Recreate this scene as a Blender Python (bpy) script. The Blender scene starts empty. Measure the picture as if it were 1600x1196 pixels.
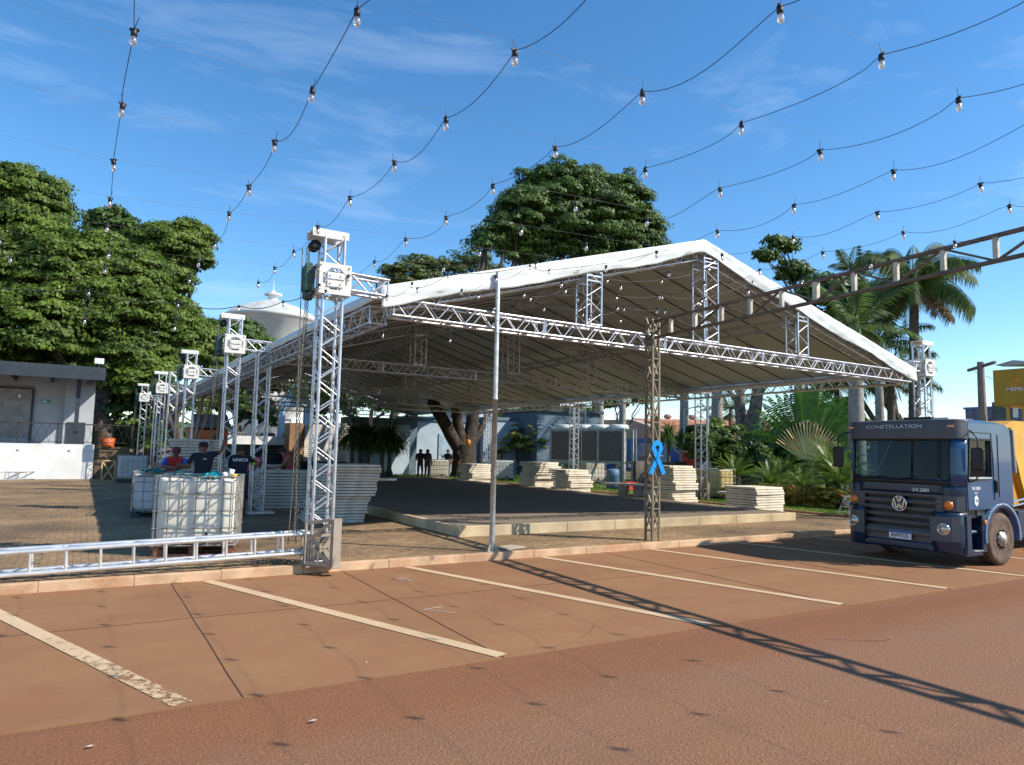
import bpy, math, random
import numpy as np
from mathutils import Vector, Matrix
scn = bpy.context.scene
COL = scn.collection
R_ = math.radians
# ---------------- camera ----------------
FPX, CX, CY, H0, ROLL, PSI, CH = 1110., 800., 598., 704., 0.0205, R_(31.0), 1.85
_th = math.atan((H0-CY)/FPX); _r = math.atan(ROLL)
FWD = Vector((math.sin(PSI)*math.cos(_th), math.cos(PSI)*math.cos(_th), math.sin(_th)))
_r0 = Vector((math.cos(PSI), -math.sin(PSI), 0)); _u0 = _r0.cross(FWD)
RGT = _r0*math.cos(_r)+_u0*math.sin(_r); UPV = -_r0*math.sin(_r)+_u0*math.cos(_r)
CAM = Vector((0, 0, CH))
cd = bpy.data.cameras.new('camera'); cam = bpy.data.objects.new('camera', cd); COL.objects.link(cam)
cd.sensor_width = 36; cd.sensor_fit = 'HORIZONTAL'; cd.lens = FPX/1600*36; cd.clip_end = 3000; cd.clip_start = .05
m3 = Matrix((RGT, UPV, -FWD)).transposed()
cam.matrix_world = Matrix.Translation(CAM) @ m3.to_4x4()
scn.camera = cam
# ---------------- world, sun, exposure ----------------
SUN = Vector((.83, -.82, 1.0)).normalized()
SUN_EL = math.asin(SUN.z); SUN_AZ = math.atan2(SUN.x, SUN.y)
w = bpy.data.worlds.new('World'); scn.world = w; w.use_nodes = True
nt = w.node_tree; nt.nodes.clear()
def N(nt, t, **k):
    n = nt.nodes.new(t)
    for a, b in k.items():
        if a.startswith('i_'): n.inputs[a[2:].replace('_', ' ')].default_value = b
        else: setattr(n, a, b)
    return n
L = lambda nt, a, b: nt.links.new(a, b)
out = N(nt, 'ShaderNodeOutputWorld'); bg = N(nt, 'ShaderNodeBackground'); bg.inputs['Strength'].default_value = .145
sky = N(nt, 'ShaderNodeTexSky'); sky.sky_type = 'NISHITA'; sky.sun_disc = False
sky.sun_elevation = SUN_EL; sky.sun_rotation = SUN_AZ; sky.altitude = 600; sky.air_density = 1.0; sky.dust_density = .2; sky.ozone_density = 2.6
hsv = N(nt, 'ShaderNodeHueSaturation'); hsv.inputs['Saturation'].default_value = 1.25; hsv.inputs['Hue'].default_value = .497
tc = N(nt, 'ShaderNodeTexCoord'); mp = N(nt, 'ShaderNodeMapping'); mp.inputs['Scale'].default_value = (1.0, 2.2, 5.5); mp.inputs['Rotation'].default_value = (0.1, 0.25, .6)
nz = N(nt, 'ShaderNodeTexNoise'); nz.inputs['Scale'].default_value = 2.1; nz.inputs['Detail'].default_value = 9; nz.inputs['Roughness'].default_value = .62; nz.inputs['Distortion'].default_value = .5
cr = N(nt, 'ShaderNodeValToRGB'); cr.color_ramp.elements[0].position = .55; cr.color_ramp.elements[0].color = (0, 0, 0, 1)
cr.color_ramp.elements[1].position = .92; cr.color_ramp.elements[1].color = (.26, .26, .26, 1)
mx = N(nt, 'ShaderNodeMixRGB'); mx.inputs[2].default_value = (6.6, 7.2, 8.0, 1)
L(nt, tc.outputs['Generated'], mp.inputs[0]); L(nt, mp.outputs[0], nz.inputs['Vector']); L(nt, nz.outputs['Fac'], cr.inputs[0])
L(nt, sky.outputs[0], hsv.inputs['Color']); L(nt, hsv.outputs[0], mx.inputs[1]); L(nt, cr.outputs[0], mx.inputs[0]); L(nt, mx.outputs[0], bg.inputs[0]); L(nt, bg.outputs[0], out.inputs[0])
sd = bpy.data.lights.new('sun', 'SUN'); sd.energy = 4.5; sd.angle = R_(.45); sd.color = (1, .93, .82)
so = bpy.data.objects.new('sun', sd); COL.objects.link(so); so.rotation_euler = SUN.to_track_quat('Z', 'Y').to_euler(); so.location = (20, -20, 40)
scn.view_settings.view_transform = 'Standard'; scn.view_settings.look = 'None'; scn.view_settings.gamma = 1
scn.view_settings.use_curve_mapping = False; scn.view_settings.exposure = .58
scn.cycles.max_bounces = 6; scn.cycles.transparent_max_bounces = 8
random.seed(7); rng = np.random.default_rng(7)
# ---------------- helpers ----------------
def ray(px, py):
    return FWD + RGT*((px-CX)/FPX) - UPV*((py-CY)/FPX)
def G(px, py, z=0.):
    d = ray(px, py); return CAM + d*((z-CH)/d.z)
def atY(px, py, Y):
    d = ray(px, py); return CAM + d*(Y/d.y)
def atX(px, py, X):
    d = ray(px, py); return CAM + d*(X/d.x)
def tag(o, label=None, cat=None, group=None, kind=None):
    if label: o['label'] = label
    if cat: o['category'] = cat
    if group: o['group'] = group
    if kind: o['kind'] = kind
    return o
def empty(name, loc, label=None, cat=None, group=None, rz=0):
    o = bpy.data.objects.new(name, None); COL.objects.link(o); o.location = loc; o.rotation_euler = (0, 0, rz); o.empty_display_size = .2
    return tag(o, label, cat, group)
def copy_tree(o, parent=None):
    c = o.copy(); COL.objects.link(c)
    if parent: c.parent = parent
    for ch in list(o.children): copy_tree(ch, c)
    return c
def clone(src, loc, rz=0, label=None, sc=1):
    c = copy_tree(src); c.location = loc; c.rotation_euler = (0, 0, rz); c.scale = (sc, sc, sc)
    if label: c['label'] = label
    return c
def basis(d):
    d = d.normalized(); a = Vector((0, 0, 1)) if abs(d.z) < .9 else Vector((1, 0, 0))
    u = a.cross(d).normalized(); v = d.cross(u); return u, v
class MB:
    def __init__(s): s.v = []; s.f = []; s.sm = []; s.mi = []; s.m = 0
    def add(s, vs, fs, smooth=False):
        b = len(s.v); s.v += [tuple(x) for x in vs]
        for f in fs: s.f.append([b+i for i in f]); s.sm.append(smooth); s.mi.append(s.m)
        return s
    def box(s, c, size, rz=0, ax=None):
        c = Vector(c); hx, hy, hz = [q/2 for q in size]
        if ax: X, Y, Z = ax
        else: X = Vector((math.cos(rz), math.sin(rz), 0)); Y = Vector((-math.sin(rz), math.cos(rz), 0)); Z = Vector((0, 0, 1))
        vs = [c+X*(hx*i)+Y*(hy*j)+Z*(hz*k) for i in (-1, 1) for j in (-1, 1) for k in (-1, 1)]
        return s.add(vs, [(0, 1, 3, 2), (4, 6, 7, 5), (0, 4, 5, 1), (2, 3, 7, 6), (0, 2, 6, 4), (1, 5, 7, 3)])
    def bx(s, x0, x1, y0, y1, z0, z1): return s.box(((x0+x1)/2, (y0+y1)/2, (z0+z1)/2), (x1-x0, y1-y0, z1-z0))
    def bar(s, p0, p1, w, h, up=(0, 0, 1)):
        p0 = Vector(p0); p1 = Vector(p1); d = (p1-p0); l = d.length; d.normalize(); up = Vector(up)
        sd = d.cross(up)
        if sd.length < 1e-4: sd = Vector((1, 0, 0))
        sd.normalize(); u = sd.cross(d)
        return s.box((p0+p1)/2, (l, w, h), ax=(d, sd, u))
    def tube(s, p0, p1, r, n=6, r2=None, caps=True):
        p0 = Vector(p0); p1 = Vector(p1); u, v = basis(p1-p0); r2 = r if r2 is None else r2
        vs = [p0+(u*math.cos(a)+v*math.sin(a))*r for a in [2*math.pi*i/n for i in range(n)]]
        vs += [p1+(u*math.cos(a)+v*math.sin(a))*r2 for a in [2*math.pi*i/n for i in range(n)]]
        s.add(vs, [(i, (i+1) % n, n+(i+1) % n, n+i) for i in range(n)], True)
        if caps: s.add(vs[:n], [tuple(range(n))[::-1]]); s.add(vs[n:], [tuple(range(n))])
        return s
    def path(s, pts, r, n=6, rs=None, closed=False):
        pts = [Vector(p) for p in pts]; m = len(pts); vs = []; u = None
        for i, p in enumerate(pts):
            if closed: d = pts[(i+1) % m]-pts[i-1]
            else: d = pts[min(i+1, m-1)]-pts[max(i-1, 0)]
            d.normalize()
            if u is None: u, v = basis(d)
            else:
                u = u-d*u.dot(d)
                if u.length < 1e-4: u, v = basis(d)
                u.normalize(); v = d.cross(u)
            rr = rs[i] if rs else r
            vs += [p+(u*math.cos(a)+v*math.sin(a))*rr for a in [2*math.pi*k/n for k in range(n)]]
        fs = []
        for i in range(m if closed else m-1):
            j = (i+1) % m
            for k in range(n): fs.append((i*n+k, i*n+(k+1) % n, j*n+(k+1) % n, j*n+k))
        s.add(vs, fs, True)
        if not closed: s.add(vs[:n], [tuple(range(n))[::-1]]); s.add(vs[-n:], [tuple(range(n))])
        return s
    def prism(s, prof, a0, a1, plane='XZ', smooth=False):
        def P(q, a): return {'XZ': (q[0], a, q[1]), 'XY': (q[0], q[1], a), 'YZ': (a, q[0], q[1])}[plane]
        n = len(prof); vs = [P(q, a0) for q in prof]+[P(q, a1) for q in prof]
        s.add(vs, [tuple(range(n)), tuple(range(n, 2*n))[::-1]]); return s.add(vs, [((i+1) % n, i, n+i, n+(i+1) % n) for i in range(n)], smooth)
    def lathe(s, prof, c=(0, 0, 0), ax=(0, 0, 1), n=16, smooth=True):
        c = Vector(c); d = Vector(ax).normalized(); u, v = basis(d); vs = []
        for r, h in prof: vs += [c+d*h+(u*math.cos(a)+v*math.sin(a))*r for a in [2*math.pi*k/n for k in range(n)]]
        fs = [(i*n+k, i*n+(k+1) % n, (i+1)*n+(k+1) % n, (i+1)*n+k) for i in range(len(prof)-1) for k in range(n)]
        s.add(vs, fs, smooth)
        if prof[0][0] > 1e-3: s.add(vs[:n], [tuple(range(n))[::-1]])
        if prof[-1][0] > 1e-3: s.add(vs[-n:], [tuple(range(n))])
        return s
    def ball(s, c, r, n=10, m=6):
        rx, ry, rz = r if hasattr(r, '__len__') else (r, r, r); vs = []
        for i in range(m+1):
            t = math.pi*i/m
            for k in range(n):
                a = 2*math.pi*k/n; vs.append((c[0]+rx*math.sin(t)*math.cos(a), c[1]+ry*math.sin(t)*math.sin(a), c[2]-rz*math.cos(t)))
        return s.add(vs, [(i*n+k, i*n+(k+1) % n, (i+1)*n+(k+1) % n, (i+1)*n+k) for i in range(m) for k in range(n)], True)
    def grid(s, fn, us, vs_, smooth=True):
        nu, nv = len(us), len(vs_); vs = [fn(u, v) for u in us for v in vs_]
        return s.add(vs, [(i*nv+j, (i+1)*nv+j, (i+1)*nv+j+1, i*nv+j+1) for i in range(nu-1) for j in range(nv-1)], smooth)
    def truss(s, A, B, w, h, up=(0, 0, 1), panel=.3, rc=.024, rd=.012, n=6, faces='stbu', ends=True):
        A = Vector(A); B = Vector(B); d = B-A; Ln = d.length; d.normalize(); up = Vector(up)
        sd = d.cross(up).normalized(); u = sd.cross(d)
        c = {(i, j): sd*(i*w/2)+u*(j*h/2) for i in (-1, 1) for j in (-1, 1)}
        for o in c.values(): s.tube(A+o, B+o, rc, n)
        k = max(2, round(Ln/panel)); st = Ln/k
        sides = [((-1, -1), (-1, 1)), ((1, -1), (1, 1)), ((-1, 1), (1, 1)), ((-1, -1), (1, -1))]
        for q, (a, b) in enumerate(sides):
            for i in range(k):
                p, r = (a, b) if (i+(q == 1)) % 2 == 0 else (b, a)
                s.tube(A+c[p]+d*(i*st+st*.06), A+c[r]+d*((i+1)*st-st*.06), rd, 5, caps=False)
            if ends:
                for e in (A+d*rc, B-d*rc): s.tube(e+c[a], e+c[b], rd*1.2, 5, caps=False)
        return s
    def build(s, name, mats, parent=None, off=None, loc=None, bevel=0, solid=0):
        me = bpy.data.meshes.new(name)
        vs = s.v if off is None else [(a-off[0], b-off[1], c-off[2]) for a, b, c in s.v]
        me.from_pydata(vs, [], s.f)
        me.polygons.foreach_set('use_smooth', s.sm); me.polygons.foreach_set('material_index', s.mi)
        for m in (mats if isinstance(mats, (list, tuple)) else [mats]): me.materials.append(m)
        me.update()
        o = bpy.data.objects.new(name, me); COL.objects.link(o)
        if parent: o.parent = parent
        if loc is not None: o.location = loc
        if solid:
            q = o.modifiers.new('solid', 'SOLIDIFY'); q.thickness = solid; q.offset = 0
        if bevel:
            q = o.modifiers.new('bevel', 'BEVEL'); q.width = bevel; q.segments = 2; q.limit_method = 'ANGLE'; q.angle_limit = R_(40)
        return o
def quads(name, Q, mat, parent=None, loc=None, off=None, smooth=False):
    """Q: (n,4,3) array of quads"""
    n = len(Q); me = bpy.data.meshes.new(name); V = np.asarray(Q, dtype=np.float32).reshape(-1, 3)
    if off is not None: V = V-np.array(off, dtype=np.float32)
    me.vertices.add(n*4); me.vertices.foreach_set('co', V.ravel()); me.loops.add(n*4)
    me.loops.foreach_set('vertex_index', np.arange(n*4, dtype=np.int32)); me.polygons.add(n)
    me.polygons.foreach_set('loop_start', np.arange(0, n*4, 4, dtype=np.int32))
    try: me.polygons.foreach_set('loop_total', np.full(n, 4, dtype=np.int32))
    except Exception: pass
    if smooth: me.polygons.foreach_set('use_smooth', np.ones(n, dtype=bool))
    me.materials.append(mat); me.update(calc_edges=True); me.validate()
    o = bpy.data.objects.new(name, me); COL.objects.link(o)
    if parent: o.parent = parent
    if loc is not None: o.location = loc
    return o
def text(name, s, size, org, right, up, mat, parent=None, ext=.002, xs=1.0, bold=0, align='CENTER'):
    c = bpy.data.curves.new('t', 'FONT'); c.body = s; c.size = size; c.extrude = ext; c.align_x = align; c.align_y = 'CENTER'; c.offset = bold; c.resolution_u = 2
    o = bpy.data.objects.new('t', c); COL.objects.link(o); dg = bpy.context.evaluated_depsgraph_get()
    me = bpy.data.meshes.new_from_object(o.evaluated_get(dg)); bpy.data.objects.remove(o)
    r = Vector(right).normalized(); u = Vector(up).normalized(); nn = r.cross(u); M = Matrix((r*xs, u, nn)).transposed().to_4x4(); M.translation = Vector(org)
    me.transform(M); me.materials.clear(); me.materials.append(mat); me.name = name
    o = bpy.data.objects.new(name, me); COL.objects.link(o)
    if parent: o.parent = parent
    return o
# ---------------- materials ----------------
def mat(name, col, rough=.6, metal=0, var=.12, vs=3., col2=None, bump=0, bs=60., spec=.5, isl=False, coat=0, alpha=1, det=4, dirt=0, dcol=(.18, .07, .03), ds=.9):
    m = bpy.data.materials.new(name); m.use_nodes = True; t = m.node_tree; b = t.nodes['Principled BSDF']
    b.inputs['Roughness'].default_value = rough; b.inputs['Metallic'].default_value = metal; b.inputs['Specular IOR Level'].default_value = spec
    if coat: b.inputs['Coat Weight'].default_value = coat; b.inputs['Coat Roughness'].default_value = .05
    tc = N(t, 'ShaderNodeTexCoord'); nz = N(t, 'ShaderNodeTexNoise'); nz.inputs['Scale'].default_value = vs; nz.inputs['Detail'].default_value = det
    L(t, tc.outputs['Object'], nz.inputs['Vector'])
    c2 = col2 or tuple(max(0, c*(1-var*2)) for c in col); c1 = col if col2 else tuple(min(1, c*(1+var)) for c in col)
    rp = N(t, 'ShaderNodeValToRGB'); rp.color_ramp.elements[0].position = .35; rp.color_ramp.elements[1].position = .65
    rp.color_ramp.elements[0].color = (*c2, 1); rp.color_ramp.elements[1].color = (*c1, 1)
    if isl: g = N(t, 'ShaderNodeNewGeometry'); L(t, g.outputs['Random Per Island'], rp.inputs[0]); rp.color_ramp.elements[0].position = .1; rp.color_ramp.elements[1].position = .9
    else: L(t, nz.outputs['Fac'], rp.inputs[0])
    last = rp.outputs[0]
    if dirt:
        n2 = N(t, 'ShaderNodeTexNoise'); n2.inputs['Scale'].default_value = ds; n2.inputs['Detail'].default_value = 8; n2.inputs['Roughness'].default_value = .65; L(t, tc.outputs['Object'], n2.inputs['Vector'])
        r2 = N(t, 'ShaderNodeValToRGB'); r2.color_ramp.elements[0].position = .5; r2.color_ramp.elements[1].position = .75; r2.color_ramp.elements[1].color = (dirt, dirt, dirt, 1)
        L(t, n2.outputs['Fac'], r2.inputs[0]); mm = N(t, 'ShaderNodeMixRGB'); mm.inputs[2].default_value = (*dcol, 1)
        L(t, r2.outputs[0], mm.inputs[0]); L(t, last, mm.inputs[1]); last = mm.outputs[0]
    L(t, last, b.inputs['Base Color'])
    if bump:
        n3 = N(t, 'ShaderNodeTexNoise'); n3.inputs['Scale'].default_value = bs; n3.inputs['Detail'].default_value = 4; L(t, tc.outputs['Object'], n3.inputs['Vector'])
        bp = N(t, 'ShaderNodeBump'); bp.inputs['Strength'].default_value = bump; bp.inputs['Distance'].default_value = .02
        L(t, n3.outputs['Fac'], bp.inputs['Height']); L(t, bp.outputs[0], b.inputs['Normal'])
    return m
def leafmat(name, dark, light, trans=.3, rough=.5):
    m = bpy.data.materials.new(name); m.use_nodes = True; t = m.node_tree; b = t.nodes['Principled BSDF']; o = t.nodes['Material Output']
    g = N(t, 'ShaderNodeNewGeometry'); rp = N(t, 'ShaderNodeValToRGB'); rp.color_ramp.elements[0].color = (*dark, 1); rp.color_ramp.elements[1].color = (*light, 1)
    tc = N(t, 'ShaderNodeTexCoord'); nz = N(t, 'ShaderNodeTexNoise'); nz.inputs['Scale'].default_value = .55; nz.inputs['Detail'].default_value = 3; L(t, tc.outputs['Object'], nz.inputs['Vector'])
    ad = N(t, 'ShaderNodeMath'); ad.operation = 'MULTIPLY_ADD'; ad.inputs[1].default_value = .5; L(t, g.outputs['Random Per Island'], ad.inputs[0])
    sb = N(t, 'ShaderNodeMath'); sb.operation = 'MULTIPLY_ADD'; sb.inputs[1].default_value = 1.6; sb.inputs[2].default_value = -.55; L(t, nz.outputs['Fac'], sb.inputs[0]); L(t, sb.outputs[0], ad.inputs[2])
    L(t, ad.outputs[0], rp.inputs[0]); L(t, rp.outputs[0], b.inputs['Base Color']); b.inputs['Roughness'].default_value = rough; b.inputs['Specular IOR Level'].default_value = .35
    tr = N(t, 'ShaderNodeBsdfTranslucent'); L(t, rp.outputs[0], tr.inputs[0]); ms = N(t, 'ShaderNodeMixShader'); ms.inputs[0].default_value = trans
    L(t, b.outputs[0], ms.inputs[1]); L(t, tr.outputs[0], ms.inputs[2]); L(t, ms.outputs[0], o.inputs[0]); return m
def glass(name, tint=(.8, .9, .92), rough=.02, mixf=.12):
    m = bpy.data.materials.new(name); m.use_nodes = True; t = m.node_tree; t.nodes.clear(); o = N(t, 'ShaderNodeOutputMaterial')
    tr = N(t, 'ShaderNodeBsdfTransparent'); tr.inputs[0].default_value = (*tint, 1); gl = N(t, 'ShaderNodeBsdfGlossy'); gl.inputs['Roughness'].default_value = rough
    lw = N(t, 'ShaderNodeLayerWeight'); lw.inputs[0].default_value = .35; ad = N(t, 'ShaderNodeMath'); ad.operation = 'MULTIPLY_ADD'; ad.inputs[1].default_value = .13; ad.inputs[2].default_value = mixf; ad.use_clamp = True
    L(t, lw.outputs['Fresnel'], ad.inputs[0]); ms = N(t, 'ShaderNodeMixShader'); L(t, ad.outputs[0], ms.inputs[0]); L(t, tr.outputs[0], ms.inputs[1]); L(t, gl.outputs[0], ms.inputs[2]); L(t, ms.outputs[0], o.inputs[0]); return m
alu = mat('aluminium', (.62, .63, .65), .38, .75, .1, 6, dirt=.35, dcol=(.3, .2, .15), ds=2.5)
alu_sh = mat('bright_aluminium', (.80, .79, .76), .33, .65, .06, 5)
white_paint = mat('white_painted_steel', (.72, .7, .64), .5, 0, .08, 5, dirt=.5, dcol=(.35, .22, .12), ds=5)
black = mat('black_plastic', (.012, .012, .013), .5, 0, .1)
rubber = mat('rubber', (.03, .028, .026), .85, 0, .2, 8)
dark_steel = mat('dark_steel', (.045, .04, .038), .6, .3, .2)
galv = mat('galvanised_steel', (.42, .45, .44), .5, .55, .12, 9)
# ================= SETTING =================
def ground_mat(name, c1, c2, c3, sc1=.35, sc2=3., fine=120., bump=.4, rough=.9, streak=None, speck=.25):
    m = bpy.data.materials.new(name); m.use_nodes = True; t = m.node_tree; b = t.nodes['Principled BSDF']; b.inputs['Roughness'].default_value = rough; b.inputs['Specular IOR Level'].default_value = .25
    tc = N(t, 'ShaderNodeTexCoord')
    def nz(s, d=6, r=.6, v=None):
        n = N(t, 'ShaderNodeTexNoise'); n.inputs['Scale'].default_value = s; n.inputs['Detail'].default_value = d; n.inputs['Roughness'].default_value = r
        L(t, v or tc.outputs['Object'], n.inputs['Vector']); return n.outputs['Fac']
    def mix(f, a, bb, lo, hi, amt=1):
        r = N(t, 'ShaderNodeValToRGB'); r.color_ramp.elements[0].position = lo; r.color_ramp.elements[1].position = hi; r.color_ramp.elements[1].color = (amt, amt, amt, 1); L(t, f, r.inputs[0])
        x = N(t, 'ShaderNodeMixRGB'); L(t, r.outputs[0], x.inputs[0])
        if isinstance(a, tuple): x.inputs[1].default_value = (*a, 1)
        else: L(t, a, x.inputs[1])
        if isinstance(bb, tuple): x.inputs[2].default_value = (*bb, 1)
        else: L(t, bb, x.inputs[2])
        return x.outputs[0]
    c = mix(nz(sc1), c1, c2, .35, .65); c = mix(nz(sc2), c, c3, .45, .75, .7)
    if streak:
        mp = N(t, 'ShaderNodeMapping'); mp.inputs['Scale'].default_value = streak; L(t, tc.outputs['Object'], mp.inputs[0]); c = mix(nz(1., 5, .6, mp.outputs[0]), c, tuple(q*.72 for q in c1), .5, .75, .6)
    c = mix(nz(.9, 8, .72), c, tuple(q*.62 for q in c1), .56, .78, .5); c = mix(nz(6., 6, .75), c, tuple(q*.7 for q in c1), .60, .72, .35); c = mix(nz(2.3, 7, .7), c, tuple(min(1, q*1.22) for q in c1), .58, .75, .4)
    f = nz(fine, 2, .7); c = mix(f, c, tuple(q*.35 for q in c1), .55, .68, speck); c = mix(nz(fine*.7, 2, .7), c, tuple(min(1, q*1.7+.03) for q in c1), .6, .7, speck)
    L(t, c, b.inputs['Base Color']); bp = N(t, 'ShaderNodeBump'); bp.inputs['Strength'].default_value = bump; bp.inputs['Distance'].default_value = .01
    L(t, nz(fine*.8, 3, .7), bp.inputs['Height']); L(t, bp.outputs[0], b.inputs['Normal']); return m
asphalt = ground_mat('red_dusty_asphalt', (.235, .118, .066), (.25, .121, .064), (.222, .118, .072), .25, 1.2, 52, 1.3, speck=.62, streak=(.07, 1.1, 1))
dustmat = ground_mat('red_dust_on_asphalt', (.215, .100, .043), (.205, .100, .047), (.225, .105, .043), .5, 2, 42, 1.5, speck=.85)
concrete = ground_mat('red_stained_concrete', (.275, .138, .064), (.232, .108, .052), (.285, .162, .072), .3, 1.4, 160, .15, streak=(.35, 1.6, 1), speck=.18)
soil = ground_mat('bare_soil', (.2, .1, .06), (.16, .1, .06), (.14, .11, .06), .1, .6, 20, .5)
kerbm = mat('painted_kerb', (.56, .37, .22), .8, 0, .14, 2.2, bump=.3, bs=40, dirt=.9, dcol=(.42, .18, .08), ds=1.3)
platk = mat('yellowed_concrete_edge', (.52, .41, .25), .85, 0, .12, 1.5, bump=.3, bs=30, dirt=.45, dcol=(.3, .2, .1), ds=2.)
plattop = ground_mat('dark_gravel_slab', (.215, .170, .125), (.18, .145, .11), (.235, .19, .14), .5, 2, 60, .6, speck=.5, streak=(.2, 1.3, 1))
def paver_mat(name, c1, c2, mortar, sc=1.0):
    m = bpy.data.materials.new(name); m.use_nodes = True; t = m.node_tree; b = t.nodes['Principled BSDF']; b.inputs['Roughness'].default_value = .9
    tc = N(t, 'ShaderNodeTexCoord'); br = N(t, 'ShaderNodeTexBrick'); br.inputs['Scale'].default_value = sc; br.inputs['Brick Width'].default_value = .2; br.inputs['Row Height'].default_value = .1; br.inputs['Mortar Size'].default_value = .006
    br.inputs['Color1'].default_value = (*c1, 1); br.inputs['Color2'].default_value = (*c2, 1); br.inputs['Mortar'].default_value = (*mortar, 1); br.inputs['Mortar Smooth'].default_value = .3
    mp = N(t, 'ShaderNodeMapping'); mp.inputs['Rotation'].default_value = (0, 0, 0); L(t, tc.outputs['Object'], mp.inputs[0]); L(t, mp.outputs[0], br.inputs['Vector'])
    n = N(t, 'ShaderNodeTexNoise'); n.inputs['Scale'].default_value = .5; n.inputs['Detail'].default_value = 7; L(t, tc.outputs['Object'], n.inputs['Vector'])
    r = N(t, 'ShaderNodeValToRGB'); r.color_ramp.elements[0].position = .3; r.color_ramp.elements[0].color = (.48, .45, .43, 1); r.color_ramp.elements[1].position = .7; r.color_ramp.elements[1].color = (1.25, 1.15, 1.0, 1); L(t, n.outputs['Fac'], r.inputs[0])
    x = N(t, 'ShaderNodeMixRGB'); x.blend_type = 'MULTIPLY'; x.inputs[0].default_value = 1; L(t, br.outputs['Color'], x.inputs[1]); L(t, r.outputs[0], x.inputs[2])
    n2 = N(t, 'ShaderNodeTexNoise'); n2.inputs['Scale'].default_value = 9; n2.inputs['Detail'].default_value = 5; L(t, tc.outputs['Object'], n2.inputs['Vector'])
    x2 = N(t, 'ShaderNodeMixRGB'); x2.blend_type = 'OVERLAY'; x2.inputs[0].default_value = .7; L(t, x.outputs[0], x2.inputs[1]); L(t, n2.outputs['Fac'], x2.inputs[2]); L(t, x2.outputs[0], b.inputs['Base Color'])
    bp = N(t, 'ShaderNodeBump'); bp.inputs['Strength'].default_value = .7; bp.inputs['Distance'].default_value = .012; bp.invert = True; L(t, br.outputs['Fac'], bp.inputs['Height']); L(t, bp.outputs[0], b.inputs['Normal']); return m
paver = paver_mat('plaza_pavers', (.31, .215, .115), (.22, .15, .085), (.07, .05, .04))
lawnm = mat('lawn_soil', (.14, .21, .045), .95, 0, .25, 4, col2=(.16, .12, .05))
def slab(name, x0, x1, y0, y1, z0, z1, m, kind='structure', nx=1, ny=1):
    o = MB().bx(x0, x1, y0, y1, z0, z1).build(name, m); return tag(o, kind=kind)
slab('ground', -900, 1400, -600, 1600, -.6, -.012, soil)
slab('road', -60, 120, -16, 5.62, -.3, 0, asphalt)
slab('parking_strip', -60, 120, 5.62, 10.56, -.3, .006, concrete)
# wind-blown red dust lies on the asphalt along the concrete joint: mixed inside the asphalt's own material
t = asphalt.node_tree; b = t.nodes['Principled BSDF']; lk = b.inputs['Base Color'].links[0].from_socket; tc = N(t, 'ShaderNodeTexCoord'); sx_ = N(t, 'ShaderNodeSeparateXYZ'); gq = N(t, 'ShaderNodeNewGeometry'); L(t, gq.outputs['Position'], sx_.inputs[0])
n_ = N(t, 'ShaderNodeTexNoise'); n_.inputs['Scale'].default_value = 2.2; n_.inputs['Detail'].default_value = 9; n_.inputs['Roughness'].default_value = .75; L(t, gq.outputs['Position'], n_.inputs['Vector'])
m1 = N(t, 'ShaderNodeMath'); m1.operation = 'MULTIPLY_ADD'; m1.inputs[1].default_value = .9; m1.inputs[2].default_value = -4.35*.9; L(t, sx_.outputs['Y'], m1.inputs[0]); m2 = N(t, 'ShaderNodeMath'); m2.operation = 'ADD'; L(t, m1.outputs[0], m2.inputs[0]); L(t, n_.outputs['Fac'], m2.inputs[1])
r_ = N(t, 'ShaderNodeValToRGB'); r_.color_ramp.elements[0].position = .52; r_.color_ramp.elements[1].position = .95; r_.color_ramp.elements[1].color = (.8, .8, .8, 1); L(t, m2.outputs[0], r_.inputs[0]); mm = N(t, 'ShaderNodeMixRGB'); mm.blend_type = 'MULTIPLY'; mm.inputs[2].default_value = (.93, .78, .62, 1); L(t, r_.outputs[0], mm.inputs[0]); L(t, lk, mm.inputs[1]); L(t, mm.outputs[0], b.inputs['Base Color'])
slab('plaza', -60, 19.0, 10.685, 95, -.3, .12, paver)
slab('garden_ground', 19.0, 120, 10.685, 95, -.3, .118, soil)
slab('street_behind', 44, 47.9, 11, 120, .1, .135, asphalt)
# kerb stones
mb = MB(); x = -40.0
while x < 60:
    l = random.uniform(.9, 1.5); mb.bx(x+.002, x+l-.001, 10.56+random.uniform(-.003, .003), 10.682, -.1, .126+random.uniform(-.003, .003)); x += l
o = mb.build('kerb', kerbm, bevel=.009); tag(o, kind='structure')
# concrete joints
jm = mat('joint_gap', (.09, .045, .025), .95); mb = MB()
for k, x in enumerate([-6.1, -3.7, -1.28, 1.135, 3.45, 5.95, 8.4, 10.85, 13.3, 15.7, 18.1]):
    pts = [Vector((x+.004*math.sin(i*2.1+k)-(.10 if k > 3 else 0)*i/8, 10.55-i*4.93/8, .009)) for i in range(9)]
    for a, b_ in zip(pts[:-1], pts[1:]): mb.bar(a, b_, .009, .003)
pts = [Vector((x, 8.35+.02*math.sin(x*1.3), .009)) for x in np.arange(-8, 12, 1.)]
for a, b_ in zip(pts[:-1], pts[1:]): mb.bar(a, b_, .004, .003)
tag(mb.build('slab_joints', jm), kind='structure')
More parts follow.
